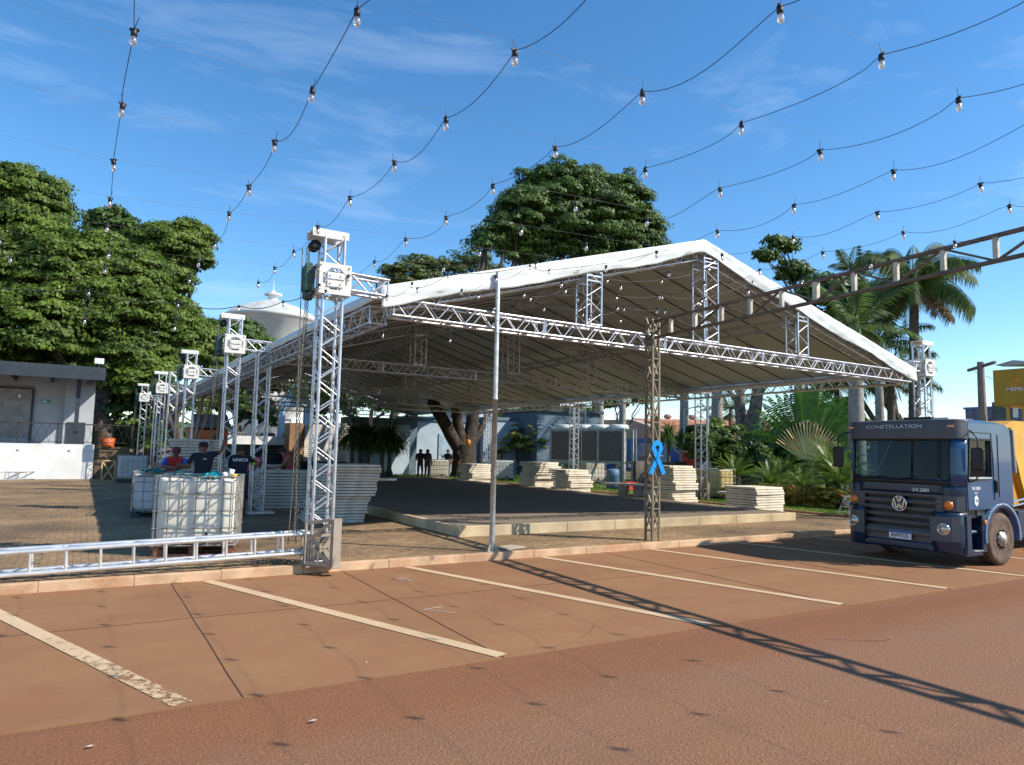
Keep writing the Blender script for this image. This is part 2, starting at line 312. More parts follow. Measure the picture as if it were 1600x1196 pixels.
# stall lines
def paintmat(name, wear):
    m = ground_mat(name, (.56, .40, .24), (.50, .34, .20), (.60, .45, .29), .6, 3, 90, .2, speck=.2); t = m.node_tree; b = t.nodes['Principled BSDF']; o = t.nodes['Material Output']
    tc = N(t, 'ShaderNodeTexCoord'); n = N(t, 'ShaderNodeTexNoise'); n.inputs['Scale'].default_value = 11; n.inputs['Detail'].default_value = 10; n.inputs['Roughness'].default_value = .82; L(t, tc.outputs['Object'], n.inputs['Vector'])
    r = N(t, 'ShaderNodeValToRGB'); r.color_ramp.elements[0].position = wear; r.color_ramp.elements[1].position = wear+.03; sx_ = N(t, 'ShaderNodeSeparateXYZ'); L(t, tc.outputs['Object'], sx_.inputs[0]); ma = N(t, 'ShaderNodeMath'); ma.operation = 'MULTIPLY_ADD'; ma.inputs[1].default_value = .045; ma.inputs[2].default_value = -.36; L(t, sx_.outputs['Y'], ma.inputs[0]); mb_ = N(t, 'ShaderNodeMath'); mb_.operation = 'ADD'; L(t, ma.outputs[0], mb_.inputs[0]); L(t, n.outputs['Fac'], mb_.inputs[1]); L(t, mb_.outputs[0], r.inputs[0])
    tr = N(t, 'ShaderNodeBsdfTransparent'); ms = N(t, 'ShaderNodeMixShader'); L(t, r.outputs[0], ms.inputs[0]); L(t, tr.outputs[0], ms.inputs[1]); L(t, b.outputs[0], ms.inputs[2]); L(t, ms.outputs[0], o.inputs[0]); return m
pm1 = paintmat('worn_line_paint', .40); pm2 = paintmat('line_paint', .25)
lines = [(-1.02, .73, .15), (1.58, 3.36, .15), (4.46, 5.97, .14), (7.0, 8.31, .14), (9.52, 10.75, .14), (12.0, 13.1, .14), (14.5, 15.6, .14), (17.1, 18.2, .14)]
for i, (xa, xb, wd) in enumerate(lines):
    mb = MB(); mb.bar((xa, 10.5, .0115), (xb, 5.68, .0115), wd, .003); o = mb.build('parking_line', pm1 if i == 0 else pm2)
    tag(o, kind='structure')
# platform slab under the tent
PX0, PX1, PY0, PY1 = 6.5, 16.75, 12.75, 35.2
slab('platform', PX0+.1, PX1-.1, PY0+.1, PY1-.1, .1, .305, plattop)
mb = MB(); x = PX0
while x < PX1-.05:
    l = min(1.32, PX1-x); mb.bx(x+.003, x+l-.003, PY0, PY0+.14, .1, .32+random.uniform(0, .004)); mb.bx(x+.003, x+l-.003, PY1-.14, PY1, .1, .32); x += l
y = PY0+.143
while y < PY1-.2:
    l = min(1.32, PY1-.143-y); mb.bx(PX0, PX0+.14, y+.003, y+l-.003, .1, .32); mb.bx(PX1-.14, PX1, y+.003, y+l-.003, .1, .32); y += l
tag(mb.build('platform_edge', platk, bevel=.012), kind='structure')
# lawn
mb = MB(); mb.add([(19.1, 12.0, .135), (60, 12.0, .135), (60, 40, .135), (19.1, 40, .135)], [(0, 1, 2, 3)]); mb.add([(9, 36.2, .135), (30, 36.2, .135), (30, 42.8, .135), (9, 42.8, .135)], [(0, 1, 2, 3)])
tag(mb.build('lawn', lawnm), kind='structure')
mb = MB(); y = 10.9
while y < 35.8: mb.bx(18.96, 19.08, y, y+.98, .1, .19); y += 1
x = 19.1
while x < 45: mb.bx(x, x+.98, 11.9, 12.0, .1, .19); x += 1
x = 9.
while x < 19: mb.bx(x, x+.98, 36.1, 36.2, .1, .19); x += 1
tag(mb.build('lawn_border', mat('reddish_border', (.36, .2, .12), .85, bump=.3, bs=20), bevel=.01), kind='structure')
def grass(x0, x1, y0, y1, n, h=.09):
    X = rng.uniform(x0, x1, n); Y = rng.uniform(y0, y1, n); a = rng.uniform(0, 6.28, n); hh = h*rng.uniform(.5, 1.3, n); w_ = rng.uniform(.006, .014, n)*1.6
    dx, dy = np.cos(a)*w_, np.sin(a)*w_; lx, ly = rng.normal(0, .03, n), rng.normal(0, .03, n); z = np.full(n, .13)
    return np.stack([np.stack([X-dx, Y-dy, z], 1), np.stack([X+dx, Y+dy, z], 1), np.stack([X+dx*.3+lx, Y+dy*.3+ly, z+hh], 1), np.stack([X-dx*.3+lx, Y-dy*.3+ly, z+hh], 1)], 1)
gm = leafmat('grass_blades', (.08, .16, .02), (.26, .38, .06), .45)
g = np.concatenate([grass(19.15, 24, 12.1, 22, 26000), grass(24, 34, 12.1, 24, 12000), grass(19.15, 30, 22, 36, 12000), grass(10, 25, 36.3, 42, 6000, .14)])
tag(quads('grass', g, gm), kind='stuff')
# chalk arrow and cracks
chalk = mat('chalk', (.55, .48, .44), .9); mb = MB()
for (a, b_) in (((662, 953), (712, 958)), ((662, 953), (690, 948)), ((618, 905), (632, 903)), ((632, 903), (642, 908)), ((618, 905), (640, 908))):
    A = G(*a, .012); B = G(*b_, .012); mb.bar(A, B, .012, .002)
tag(mb.build('chalk_marks', chalk), kind='structure')
mb = MB(); crk = mat('crack', (.06, .03, .02), .95)
for (px, py, dx, dy, n_) in ((905, 1000, .14, .06, 7), (1290, 1000, .1, -.09, 8)):
    p = G(px, py, .0); a = math.atan2(dy, dx)
    for k in range(n_): a += random.uniform(-.5, .5)*.6; q = p+Vector((math.cos(a), math.sin(a), 0))*.09; mb.bar((p.x, p.y, .0085), (q.x, q.y, .0085), random.uniform(.002, .004), .002); p = q
tag(mb.build('cracks', crk), kind='structure')
# small litter: paper scraps and chalk mark on the paving
scrapm = mat('paper', (.42, .38, .33), .8)
def scrap(px, py, s, z=.012):
    p = G(px, py, z); mb = MB(); k = 7; pts = [(p.x+s*math.cos(6.28*i/k)*random.uniform(.5, 1), p.y+s*.7*math.sin(6.28*i/k)*random.uniform(.5, 1), z+random.uniform(0, .008)) for i in range(k)]
    mb.add(pts+[(p.x, p.y, z+.012)], [(i, (i+1) % k, k) for i in range(k)]); o = mb.build('paper_scrap', scrapm); return o
for (px, py, s, lab) in [(489, 1127, .04, 'largest crumpled white paper scrap on the asphalt in the foreground'), (572, 1036, .018, 'pale scrap on the concrete just above the asphalt edge'), (141, 1167, .03, 'pale scrap lying on the dusty asphalt at lower left')]:
    tag(scrap(px, py, s), lab, 'litter', 'paper scraps on the road')
# ================= TENT =================
TX0, TX1, TXR = 4.04, 19.35, 11.32; ZL, ZR, ZT = 4.47, 4.29, 6.50
FY = [11.03+8.3*k for k in range(5)]; TY0, TY1 = 10.85, FY[-1]+.25
def roofz(x):
    return ZL+(ZT-ZL)*(x-TX0)/(TXR-TX0) if x < TXR else ZT+(ZR-ZT)*(x-TXR)/(TX1-TXR)
tent = empty('event_tent', (TX0, TY0, .12), 'large white gable event tent on aluminium trusses over the dark slab', 'tent'); off = (TX0, TY0, .12)
fab = mat('white_pvc_fabric', (.71, .745, .715), .45, 0, .05, .8, bump=.25, bs=1.2)
t = fab.node_tree; b = t.nodes['Principled BSDF']; o_ = t.nodes['Material Output']; tr = N(t, 'ShaderNodeBsdfTranslucent'); tr.inputs[0].default_value = (.8, .8, .74, 1)
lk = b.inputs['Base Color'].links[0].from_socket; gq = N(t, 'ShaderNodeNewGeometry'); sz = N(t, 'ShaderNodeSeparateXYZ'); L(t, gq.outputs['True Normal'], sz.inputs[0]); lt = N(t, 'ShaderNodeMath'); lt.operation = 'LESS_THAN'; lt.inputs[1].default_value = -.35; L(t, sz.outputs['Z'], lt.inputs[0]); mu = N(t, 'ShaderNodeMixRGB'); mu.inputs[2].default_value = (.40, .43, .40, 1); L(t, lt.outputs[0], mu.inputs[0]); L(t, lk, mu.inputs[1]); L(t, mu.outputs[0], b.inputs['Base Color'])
ms = N(t, 'ShaderNodeMixShader'); ms.inputs[0].default_value = .05; L(t, b.outputs[0], ms.inputs[1]); L(t, tr.outputs[0], ms.inputs[2]); L(t, ms.outputs[0], o_.inputs[0])
def roofpt(u, v):   # u along slope -1..1, v along Y
    x = TXR+(u*(TXR-TX0) if u < 0 else u*(TX1-TXR)); y = TY0+v*(TY1-TY0); ph = ((y-TY0)/1.04) % 1
    z = roofz(x)-.05*math.sin(math.pi*ph)*(1-abs(2*abs(u)-1)**3)-.05*math.sin(math.pi*abs(u))
    if abs(u) < .04: z -= .02*(1-abs(u)/.04)
    return (x, y, z)
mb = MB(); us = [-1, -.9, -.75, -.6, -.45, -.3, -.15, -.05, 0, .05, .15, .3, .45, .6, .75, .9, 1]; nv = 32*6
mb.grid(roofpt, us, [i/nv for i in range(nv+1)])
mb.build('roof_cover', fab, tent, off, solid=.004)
mb = MB()  # hanging front and rear valance with wrinkles, and eave flaps
def valf(y0, s):
    def f(u, v):
        x = TX0-.03+u*(TX1-TX0+.06); zt = roofz(min(max(x, TX0), TX1))+.012; d = .36+.022*math.sin(x*2.1)+.006*math.sin(x*9)-.06*math.exp(-((x-TXR)/1.2)**2)
        return (x, y0+s*(.02+.010*math.sin(v*3.1)+.009*math.sin(x*5+v*4+2*math.sin(x*1.3))*v+.004*math.sin(x*13+v*9)+.008*math.sin(x*2.3-v*7)), zt-d*v)
    return f
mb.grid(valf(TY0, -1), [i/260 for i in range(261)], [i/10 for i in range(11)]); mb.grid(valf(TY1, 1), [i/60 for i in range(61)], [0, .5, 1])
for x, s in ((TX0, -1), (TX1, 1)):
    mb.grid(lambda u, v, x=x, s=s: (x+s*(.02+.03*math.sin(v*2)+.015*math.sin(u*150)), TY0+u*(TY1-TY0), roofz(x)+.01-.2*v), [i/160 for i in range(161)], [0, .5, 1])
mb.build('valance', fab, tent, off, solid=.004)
# keder rails and straps between the roof panels
strap = mat('dark_rail', (.13, .12, .11), .6)
for side in (0, 1):
    k = 0; y = TY0+1.04
    while y < TY1-.3:
        mb = MB()
        xs_ = [TX0+.05, (TX0+TXR)/2, TXR-.02] if side == 0 else [TXR+.02, (TXR+TX1)/2, TX1-.05]
        for a, b_ in zip(xs_[:-1], xs_[1:]):
            n = 8
            for i in range(n):
                xa, xb = a+(b_-a)*i/n, a+(b_-a)*(i+1)/n
                ua = (xa-TXR)/(TXR-TX0 if xa < TXR else TX1-TXR); ub = (xb-TXR)/(TXR-TX0 if xb < TXR else TX1-TXR)
                mb.bar((xa, y, roofz(xa)-.05*math.sin(math.pi*abs(ua))-.03), (xb, y, roofz(xb)-.05*math.sin(math.pi*abs(ub))-.03), .014, .03)
        y += 1.04; mb.build('roof_rail', strap, tent, off)
TH = .27
for k, y in enumerate(FY):
    m = alu
    for (a, b_) in (((4.22, 4.16), (19.2, 4.06)),):
        mb = MB(); mb.truss((a[0], y, a[1]), (b_[0], y, b_[1]), .30, TH, panel=.265, rc=.024, rd=.013)
        for j in range(1, 5):
            x = 4.22+j*3.0
            for dx in (-.02, .02): 
                for s1 in (-.15, .15): mb.tube((x+dx, y+s1, 4.16-.1*j/5-.13), (x+dx, y+s1, 4.16-.1*j/5+.13), .016)
        mb.build('tie_truss', m, tent, off)
    for (xa, xb) in ((TX0+.15, TXR-.05), (TXR+.05, TX1-.1)):
        mb = MB(); yy = y+.12; mb.truss((xa, yy, roofz(xa)-.26), (xb, yy, roofz(xb)-.26), .30, .27, panel=.3, rc=.022, rd=.012); mb.build('rafter_truss', m, tent, off)
    for x, w_ in ((8.35, .36), (11.55, .42), (14.64, .36)):
        mb = MB(); z0 = 4.16-.1*(x-4.2)/15.0+TH/2+.02; z1 = roofz(x)-.30; mb.truss((x, y, z0), (x, y, z1), .34, w_, up=(1, 0, 0), panel=.27, rc=.024, rd=.013)
        for zz in (z0+.02, z1-.1, z1-.2): 
            for s1 in (-.17, .17): mb.bar((x-w_/2, y+s1, zz), (x+w_/2, y+s1, zz), .02, .03)
        mb.build('king_post' if x == 11.55 else 'truss_post', m, tent, off)
for x, nm in ((4.11, 'eave_truss'), (19.3, 'eave_truss')):
    mb = MB(); z = 4.06 if x < 5 else 4.04
    mb.truss((x, FY[0]+.2, z), (x, FY[-1], z), .28, .28, panel=.3, rc=.024, rd=.013); mb.build(nm, alu, tent, off)
# long purlin trusses under the ridge quarter lines
for x in (8.35, 14.64):
    mb = MB(); z = roofz(x)-.5; mb.truss((x, FY[0]+.3, z), (x, FY[-1], z), .2, .2, panel=.4, rc=.018, rd=.01, n=5); mb.build('purlin_truss', alu, tent, off)
# ================= LIFT TOWERS =================
hoistg = mat('hoist_green', (.018, .06, .04), .5, 0, .15)
chainm = mat('chain_steel', (.22, .20, .16), .5, .6, .2, 30)
rustm = mat('rusty_plate', (.42, .36, .28), .6, .3, .1, 4, dirt=.8, dcol=(.25, .11, .05), ds=4)
def lift_tower(arm=1, mast_h=4.9):
    r = empty('lift_tower', (0, 0, 0)); W = .30; hw = W/2
    mb = MB(); mb.truss((0, 0, .04), (0, 0, mast_h), W, W, up=(0, 1, 0), panel=.238, rc=.0255, rd=.013, n=8, faces='')
    mb.build('mast', alu, r)
    mb = MB()   # head beam with pulley
    for s in (-1, 1):
        mb.box((-.07*arm, s*.16, mast_h+.04), (.56, .012, .12)); mb.box((-.07*arm, s*.14, mast_h+.094), (.56, .05, .012)); mb.box((-.07*arm, s*.14, mast_h-.014), (.56, .05, .012))
        for x in (-.28, .14): mb.lathe([(.018, 0), (.018, .012), (0, .012)], (x*arm, s*.166, mast_h+.04), (0, s, 0), 6, False)
    mb.box((-.07*arm, 0, mast_h+.103), (.5, .3, .008)); mb.build('head_beam', white_paint, r, bevel=.003)
    mb = MB()
    for dy in (-.05, .05): mb.lathe([(.02, -.02), (.085, -.018), (.07, 0), (.085, .018), (.02, .02)], (-.27*arm, dy, mast_h-.14), (0, 1, 0), 16)
    mb.build('pulley', black, r)
    # sleeve carriage
    zc = 4.24; mb = MB(); q = .215
    for s in (-1, 1):
        y = s*.225
        for x in (-q, q): mb.box((x, y, zc), (.06, .03, .46)); 
        for z in (-.2, .2): mb.box((0, y, zc+z), (2*q+.06, .034, .07))
        for (x, z, sx, sz) in ((-q, -.2, 1, 1), (q, -.2, -1, 1), (-q, .2, 1, -1), (q, .2, -1, -1)):
            mb.prism([(x-sx*.03, zc+z-sz*.034), (x+sx*.17, zc+z-sz*.034), (x+sx*.13, zc+z+sz*.05), (x+sx*.05, zc+z+sz*.12), (x-sx*.03, zc+z+sz*.12)], y-.018*1, y+.019, 'XZ')
        mb.box((0, y+s*.02, zc+.045), (.25, .03, .10)); mb.box((0, y+s*.02, zc-.075), (.25, .03, .10)); mb.box((-.14, y, zc), (.025, .02, .34)); mb.box((.14, y, zc), (.025, .02, .34))
        for (x, z) in ((-.08, .045), (.08, .045), (-.08, -.075), (.08, -.075), (-q, .2), (q, .2)):
            mb.lathe([(.014, 0), (.014, .02), (0, .02)], (x, y+s*.03, zc+z), (0, s, 0), 6, False)
    for x in (-q-.02, q+.02):
        for z in (-.2, .2): mb.box((x, 0, zc+z), (.03, .44, .07))
        for y in (-.1, .1): mb.box((x, y, zc), (.02, .05, .4))
    mb.build('sleeve_block', white_paint, r, bevel=.004)
    mb = MB(); mb.truss((arm*(q+.04), 0, zc+.02), (arm*(.90 if arm > 0 else .60), 0, zc+.0), .26, .26, panel=.28, rc=.024, rd=.014)
    mb.build('bracket_arm', alu, r)
    # green geared hoist hanging outside the sleeve
    mb = MB(); mb.box((-.34*arm, 0, zc), (.15, .20, .40)); mb.box((-.34*arm, 0, zc+.22), (.10, .12, .06)); mb.lathe([(.06, 0), (.08, .02), (.08, .12), (.05, .14)], (-.34*arm, 0, zc-.32), (0, 0, 1), 12)
    mb.build('hoist', hoistg, r, bevel=.02)
    mb = MB()
    for (x, y, z0) in ((-.40, -.06, .35), (-.34, .05, .3)):
        z = mast_h-.2; i = 0
        while z > z0:
            u = Vector((1, 0, 0)) if i % 2 else Vector((0, 1, 0)); c = Vector((x*arm+.02*math.sin(z*2), y, z)); s = .024
            mb.path([c+u*.014+Vector((0, 0, .016)), c+u*.014-Vector((0, 0, .016)), c-Vector((0, 0, s)), c-u*.014-Vector((0, 0, .016)), c-u*.014+Vector((0, 0, .016)), c+Vector((0, 0, s))], .0055, 4, closed=True); z -= .045; i += 1
    mb.path([Vector((-.44*arm+.04*math.sin(a), .03, z)) for z, a in [(4.7, 0), (3.5, .5), (2., 1), (1., .6), (.3, 0)]], .008, 5)
    mb.build('hoist_chain', chainm, r)
    mb = MB(); B = .40; hb = B/2   # base box with cut-out side plates
    for s in (-1, 1):
        mb.box((s*hb, 0, .23), (.016, .10, .46)); mb.box((s*hb, -.17, .23), (.03, .05, .46)); mb.box((s*hb, .17, .23), (.03, .05, .46))
        mb.box((0, s*hb, .44), (B-.03, .02, .04)); mb.box((0, s*hb, .02), (B-.03, .02, .04))
        mb.bar((-hb+.02, s*(hb), .03), (-.02, s*hb, .24), .016, .06); mb.bar((hb-.02, s*hb, .03), (.02, s*hb, .24), .016, .06)
        mb.bar((-hb+.02, s*hb, .44), (-.02, s*hb, .25), .016, .06); mb.bar((hb-.02, s*hb, .44), (.02, s*hb, .25), .016, .06)
        mb.box((s*hb, 0, .44), (.02, B, .04)); mb.box((s*hb, 0, .02), (.02, B, .04))
    mb.box((0, 0, .006), (B+.08, B+.08, .012)); mb.build('base_frame', rustm, r, bevel=.003)
    q = MB(); q.box((.125*arm, -.46, .35), (.12, .05, .70)); q.box((.125*arm, -.44, .015), (.15, .14, .03)); A_ = Vector((.055*arm, -.44, 0)); B_ = Vector((-.24*arm, -.16, 0)); Z = lambda h: Vector((0, 0, h))
    for (u_, v_) in ((A_+Z(.68), B_+Z(.62)), (A_+Z(.04), B_+Z(.06)), (B_+Z(.04), B_+Z(.62)), (A_+Z(.04), A_+Z(.68)), (A_+Z(.06), B_+Z(.34)), (B_+Z(.34), A_+Z(.66)), (A_.lerp(B_, .5)+Z(.04), A_.lerp(B_, .5)+Z(.22))): q.bar(u_, v_, .02, .05)
    q.bar((.12*arm, -.44, .66), (.1*arm, -.15, .6), .05, .02); q.bar((.12*arm, -.44, .05), (.1*arm, -.15, .05), .05, .02); q.build('outrigger_plate', rustm, r, bevel=.003)
    return r
src = lift_tower(1); srcR = lift_tower(-1)
gt = 'aluminium lift towers along the tent eaves'
LT = [(3.10, 10.62, 1, 'nearest aluminium lift tower at the front left corner beside the kerb'), (3.12, 18.9, 1, 'second lift tower from the front on the left eave, beside the lettered-shirt man'),
      (3.12, 27.2, 1, 'third lift tower from the front on the left eave, above the leaning worker'), (2.98, 36.2, 1, 'fourth lift tower from the front on the left eave against dark trees'),
      (2.80, 44.4, 1, 'farthest lift tower on the left eave, leftmost in the row against dark trees')]
RT = [(19.95, 11.0, 'lift tower at the front right tent corner above the blue truck'), (19.95, 19.3, 'right side lift tower standing by the yellow water container'),
      (19.95, 27.4, 'right side lift tower behind the two stacked panel piles and round bench'), (19.95, 35.9, 'right side lift tower near the big trunk seen just left of the tall pole')]
for i, (x, y, a, lab) in enumerate(LT):
    if i == 0: o = src; o.location = (x, y, .12)
    else: o = clone(src, (x, y, .12))
    tag(o, lab, 'lift tower', gt)
for i, (x, y, lab) in enumerate(RT):
    if i == 0: o = srcR; o.location = (x, y, .12)
    else: o = clone(srcR, (x, y, .12))
    tag(o, lab, 'lift tower', gt)
# plain support legs inside the left eave
def support_leg(x, y, h, lab):
    r = empty('support_leg', (x, y, .12), lab, 'truss leg', 'plain truss legs behind the left towers')
    MB().truss((0, 0, .02), (0, 0, h), .30, .30, up=(0, 1, 0), panel=.30, rc=.027, rd=.014).build('mast', alu, r)
    MB().box((.12, 0, .03), (.62, .42, .05)).build('base_plate', white_paint, r, bevel=.004); return r
p = G(399, 803, .12); support_leg(p.x, p.y, 4.15, 'plain truss leg with white foot plate, beside the man in lettered shirt')
p = G(273, 580, 4.6); support_leg(p.x, p.y, 4.45, 'plain truss leg rising between the third and fourth left towers')
p = G(247, 622, 4.2); support_leg(p.x, p.y, 4.1, 'farthest plain truss leg behind the white water container on the left')
# lying ladder truss fixed to the corner tower base
def lying_truss(name, A, B, w_, h_, lab, group, panel=.37, rc=.028, m=alu_sh):
    r = empty(name, A, lab, 'truss section', group); mb = MB(); A = Vector(A); B = Vector(B)-A; d = B.normalized(); sd = d.cross(Vector((0, 0, 1))).normalized(); u = sd.cross(d); n = int(B.length/panel)
    for i in (-1, 1):
        for j in (-1, 1): mb.tube(sd*(i*w_/2)+u*(j*h_/2), B+sd*(i*w_/2)+u*(j*h_/2), rc, 10)
    MB_ = mb; MB_.build('chords', m, r); mb = MB()
    for i in range(n+1):
        for s in (-1, 1): c = d*(i*B.length/n)+sd*(s*w_/2); mb.tube(c-u*h_/2, c+u*h_/2, .017, 8, caps=False)
        if i < n:
            for j in (-1, 1):
                s = 1 if i % 2 else -1; mb.tube(d*(i*B.length/n)+sd*(s*w_/2)+u*(j*h_/2), d*((i+1)*B.length/n)-sd*(s*w_/2)+u*(j*h_/2), .015, 8, caps=False)
    mb.build('rungs', m, r); return r
lying_truss('lying_truss', (-4.6, 10.98, .25), (2.95, 10.72, .44), .30, .27, 'long shiny truss section lying low along the kerb, joined to the corner tower foot', None)
A = G(2, 748, .2); B = G(172, 741, .2)
lying_truss('lying_truss', (A.x, A.y, .30), (B.x, B.y-.4, .32), .36, .32, 'dull truss section lying on the ground in front of the white stage wall', None, .5, .025, alu)
# upright end of a yellowish truss frame
p = G(168, 752, .12); r = empty('truss_frame', (p.x, p.y, .12), 'small yellowish square truss frame standing by the brown wall end', 'truss frame')
mb = MB(); s = .42
for a, b_ in (((-s, 0), (s, 0)), ((-s, .9), (s, .9)), ((-s, 0), (-s, .9)), ((s, 0), (s, .9)), ((-s, 0), (s, .9)), ((-s, .9), (s, 0))): mb.bar((a[0]*.6, 0, a[1]), (b_[0]*.6, 0, b_[1]), .05, .05, (0, 1, 0))
mb.build('frame', mat('yellowish_paint', (.55, .42, .2), .6), r)
# chain heap at the tower foot
mb = MB(); 
for i in range(46):
    c = Vector((2.55+random.gauss(0, .16), 10.95+random.gauss(0, .1), .13+abs(random.gauss(0, .02)))); a = random.uniform(0, 3.1); u = Vector((math.cos(a), math.sin(a), 0)); v = Vector((-math.sin(a), math.cos(a), random.uniform(-.4, .4)))
    mb.path([c+u*.028, c+u*.016+v*.012, c-u*.016+v*.012, c-u*.028, c-u*.016-v*.012, c+u*.016-v*.012], .005, 4, closed=True)
tag(mb.build('chain_heap', chainm), 'loose heap of hoist chain on the pavers at the corner tower foot', 'chain')
# ================= TALL POLE =================
r = empty('metal_pole', (6.13, 10.76, .12), 'tall thin galvanised round pole standing at the kerb in front of the tent', 'pole')
MB().lathe([(.048, .02), (.048, 2.6), (.05, 2.6), (.05, 2.63), (.044, 2.63), (.044, 4.86), (.03, 4.88), (0, 4.88)], n=14).build('shaft', galv, r)
mb = MB(); mb.box((0, 0, .01), (.26, .26, .02))
for k in range(4):
    a = k*math.pi/2+.4; mb.add([(math.cos(a)*.045, math.sin(a)*.045, .02), (math.cos(a)*.125, math.sin(a)*.125, .02), (math.cos(a)*.045, math.sin(a)*.045, .17), (math.cos(a+.1)*.045, math.sin(a+.1)*.045, .02), (math.cos(a+.06)*.125, math.sin(a+.06)*.125, .02), (math.cos(a+.1)*.045, math.sin(a+.1)*.045, .17)], [(0, 1, 2), (3, 5, 4), (0, 3, 4, 1), (1, 4, 5, 2)])
mb.build('base_plate', rustm, r)
mb = MB(); mb.box((6.62, 11.0, .135), (.5, .35, .02), .3); tag(mb.build('manhole_cover', mat('cement_cover', (.45, .36, .27), .8, bump=.3), bevel=.005), 'small square cement cover in the pavers beside the tall pole', 'cover')
# ================= BROWN PORTAL TRUSS =================
brown = mat('brown_steel', (.13, .095, .062), .55, .1, .15, 6, dirt=.5, dcol=(.16, .07, .035), ds=3)
olive = mat('olive_brown_steel', (.215, .175, .115), .55, .1, .12, 6, dirt=.35, dcol=(.16, .09, .05), ds=3)
bx_, by_ = 9.86, 10.86; r = empty('steel_portal', (bx_, by_, .12), 'brown painted steel lattice post carrying a long truss out over the road', 'steel frame')
mb = MB(); H_ = 4.40
for x in (-.085, .085):
    for y in (-.10, .10): mb.box((x, y, H_/2), (.04, .035, H_))
for s in (-1, 1):
    z = .2; k = 0
    while z < H_-.3:
        for (ax) in (0, 1):
            p = (lambda t, z: (t*.085, s*.10, z)) if ax == 0 else (lambda t, z: (s*.085, t*.10, z))
            mb.bar(p(-1, z), p(1, z), .025, .025)
            mb.bar(p(-1 if k % 2 else 1, z), p(1 if k % 2 else -1, z+.43), .025, .025)
        z += .43; k += 1
mb.build('lattice_post', olive, r)
mb = MB(); y0, y1 = .12, -19.5; zt, zb = 4.40, 4.1
def ztp(y): return zt+(.26*(1-abs((y-(y0+y1)/2)/((y0-y1)/2))))*0+.03*(y0-y)
for x in (0,):
    for z in (0, -.33): mb.bar((x, y0, ztp(y0)+z), (x, y1, ztp(y1)+z), .075, .045)
mb.build('chords', brown, r)
n = 30; st = (y1-y0)/n; webp = mat('web_paint', (.58, .54, .43), .6, dirt=.4, dcol=(.2, .1, .05), ds=4)
for i in range(n+1):
    y = y0+i*st; mb = MB()
    hw_ = .03 if i % 6 else .04; mb.bx(-hw_, hw_, y-hw_, y+hw_, ztp(y)-.31, ztp(y)-.02); mb.build('web_post', webp, r)
mb = MB()
for i in range(n):
    y = y0+i*st; a, b_ = (0, -.33) if i % 2 else (-.33, 0)
    mb.bar((0, y, ztp(y)+a), (0, y+st, ztp(y+st)+b_), .035, .03)
mb.build('web_diagonals', brown, r)
mb = MB()
for x in (-.085, .085):
    for y in (-.10, .10): mb.box((x, y1+y, (ztp(y1)-.12)/2), (.04, .035, ztp(y1)+.1))
mb.build('lattice_post', olive, r)
# blue awareness ribbon board
blue = mat('ribbon_blue', (.0, .27, .78), .45, 0, .03)
r = empty('ribbon_sign', (bx_, by_-.14, 1.5), 'bright blue awareness ribbon board tied to the brown lattice post', 'ribbon sign')
mb = MB(); 
c1 = [(-.21, -.02), (-.13, -.10), (-.10, -.02), (.02, .22), (.14, .42), (.155, .50), (.10, .585), (.0, .61), (-.0, .56), (.05, .54), (.085, .50), (.07, .44), (-.05, .235), (-.18, .02)]
c2 = [(.21, -.02), (.13, -.13), (.10, -.02), (-.02, .22), (-.14, .42), (-.155, .50), (-.10, .585), (.0, .61), (.0, .56), (-.05, .54), (-.085, .50), (-.07, .44), (.05, .235), (.20, .04)]
def ribbon(mb, c, y, w_=.105):
    mb.prism(c, y-.006, y+.006, 'XZ')
P1 = [(-.17, -.06), (-.02, .22), (.11, .46), (.09, .53), (0, .565), (-.09, .53), (-.11, .46), (.02, .22), (.17, -.06)]
def strip(mb, pts, w_, y):
    L_, R__ = [], []
    for i, p in enumerate(pts):
        a = pts[max(i-1, 0)]; b_ = pts[min(i+1, len(pts)-1)]; d = Vector((b_[0]-a[0], 0, b_[1]-a[1])).normalized(); nrm = Vector((d.z, 0, -d.x))
        L_.append(Vector((p[0], 0, p[1]))+nrm*w_/2); R__.append(Vector((p[0], 0, p[1]))-nrm*w_/2)
    for i in range(len(pts)-1):
        q = [L_[i], L_[i+1], R__[i+1], R__[i]]; vs = [(v.x, y-.006, v.z) for v in q]+[(v.x, y+.006, v.z) for v in q]
        mb.add(vs, [(0, 1, 2, 3), (7, 6, 5, 4), (0, 4, 5, 1), (1, 5, 6, 2), (2, 6, 7, 3), (3, 7, 4, 0)])
strip(mb, P1[:6], .10, .004); strip(mb, P1[4:], .10, -.013)
mb.build('ribbon', blue, r)
mb = MB(); strip(mb, [(-.062, .20), (.045, .43)], .006, -.022); strip(mb, [(.02, .225), (.05, .28)], .005, -.022); mb.build('fold_line', black, r)
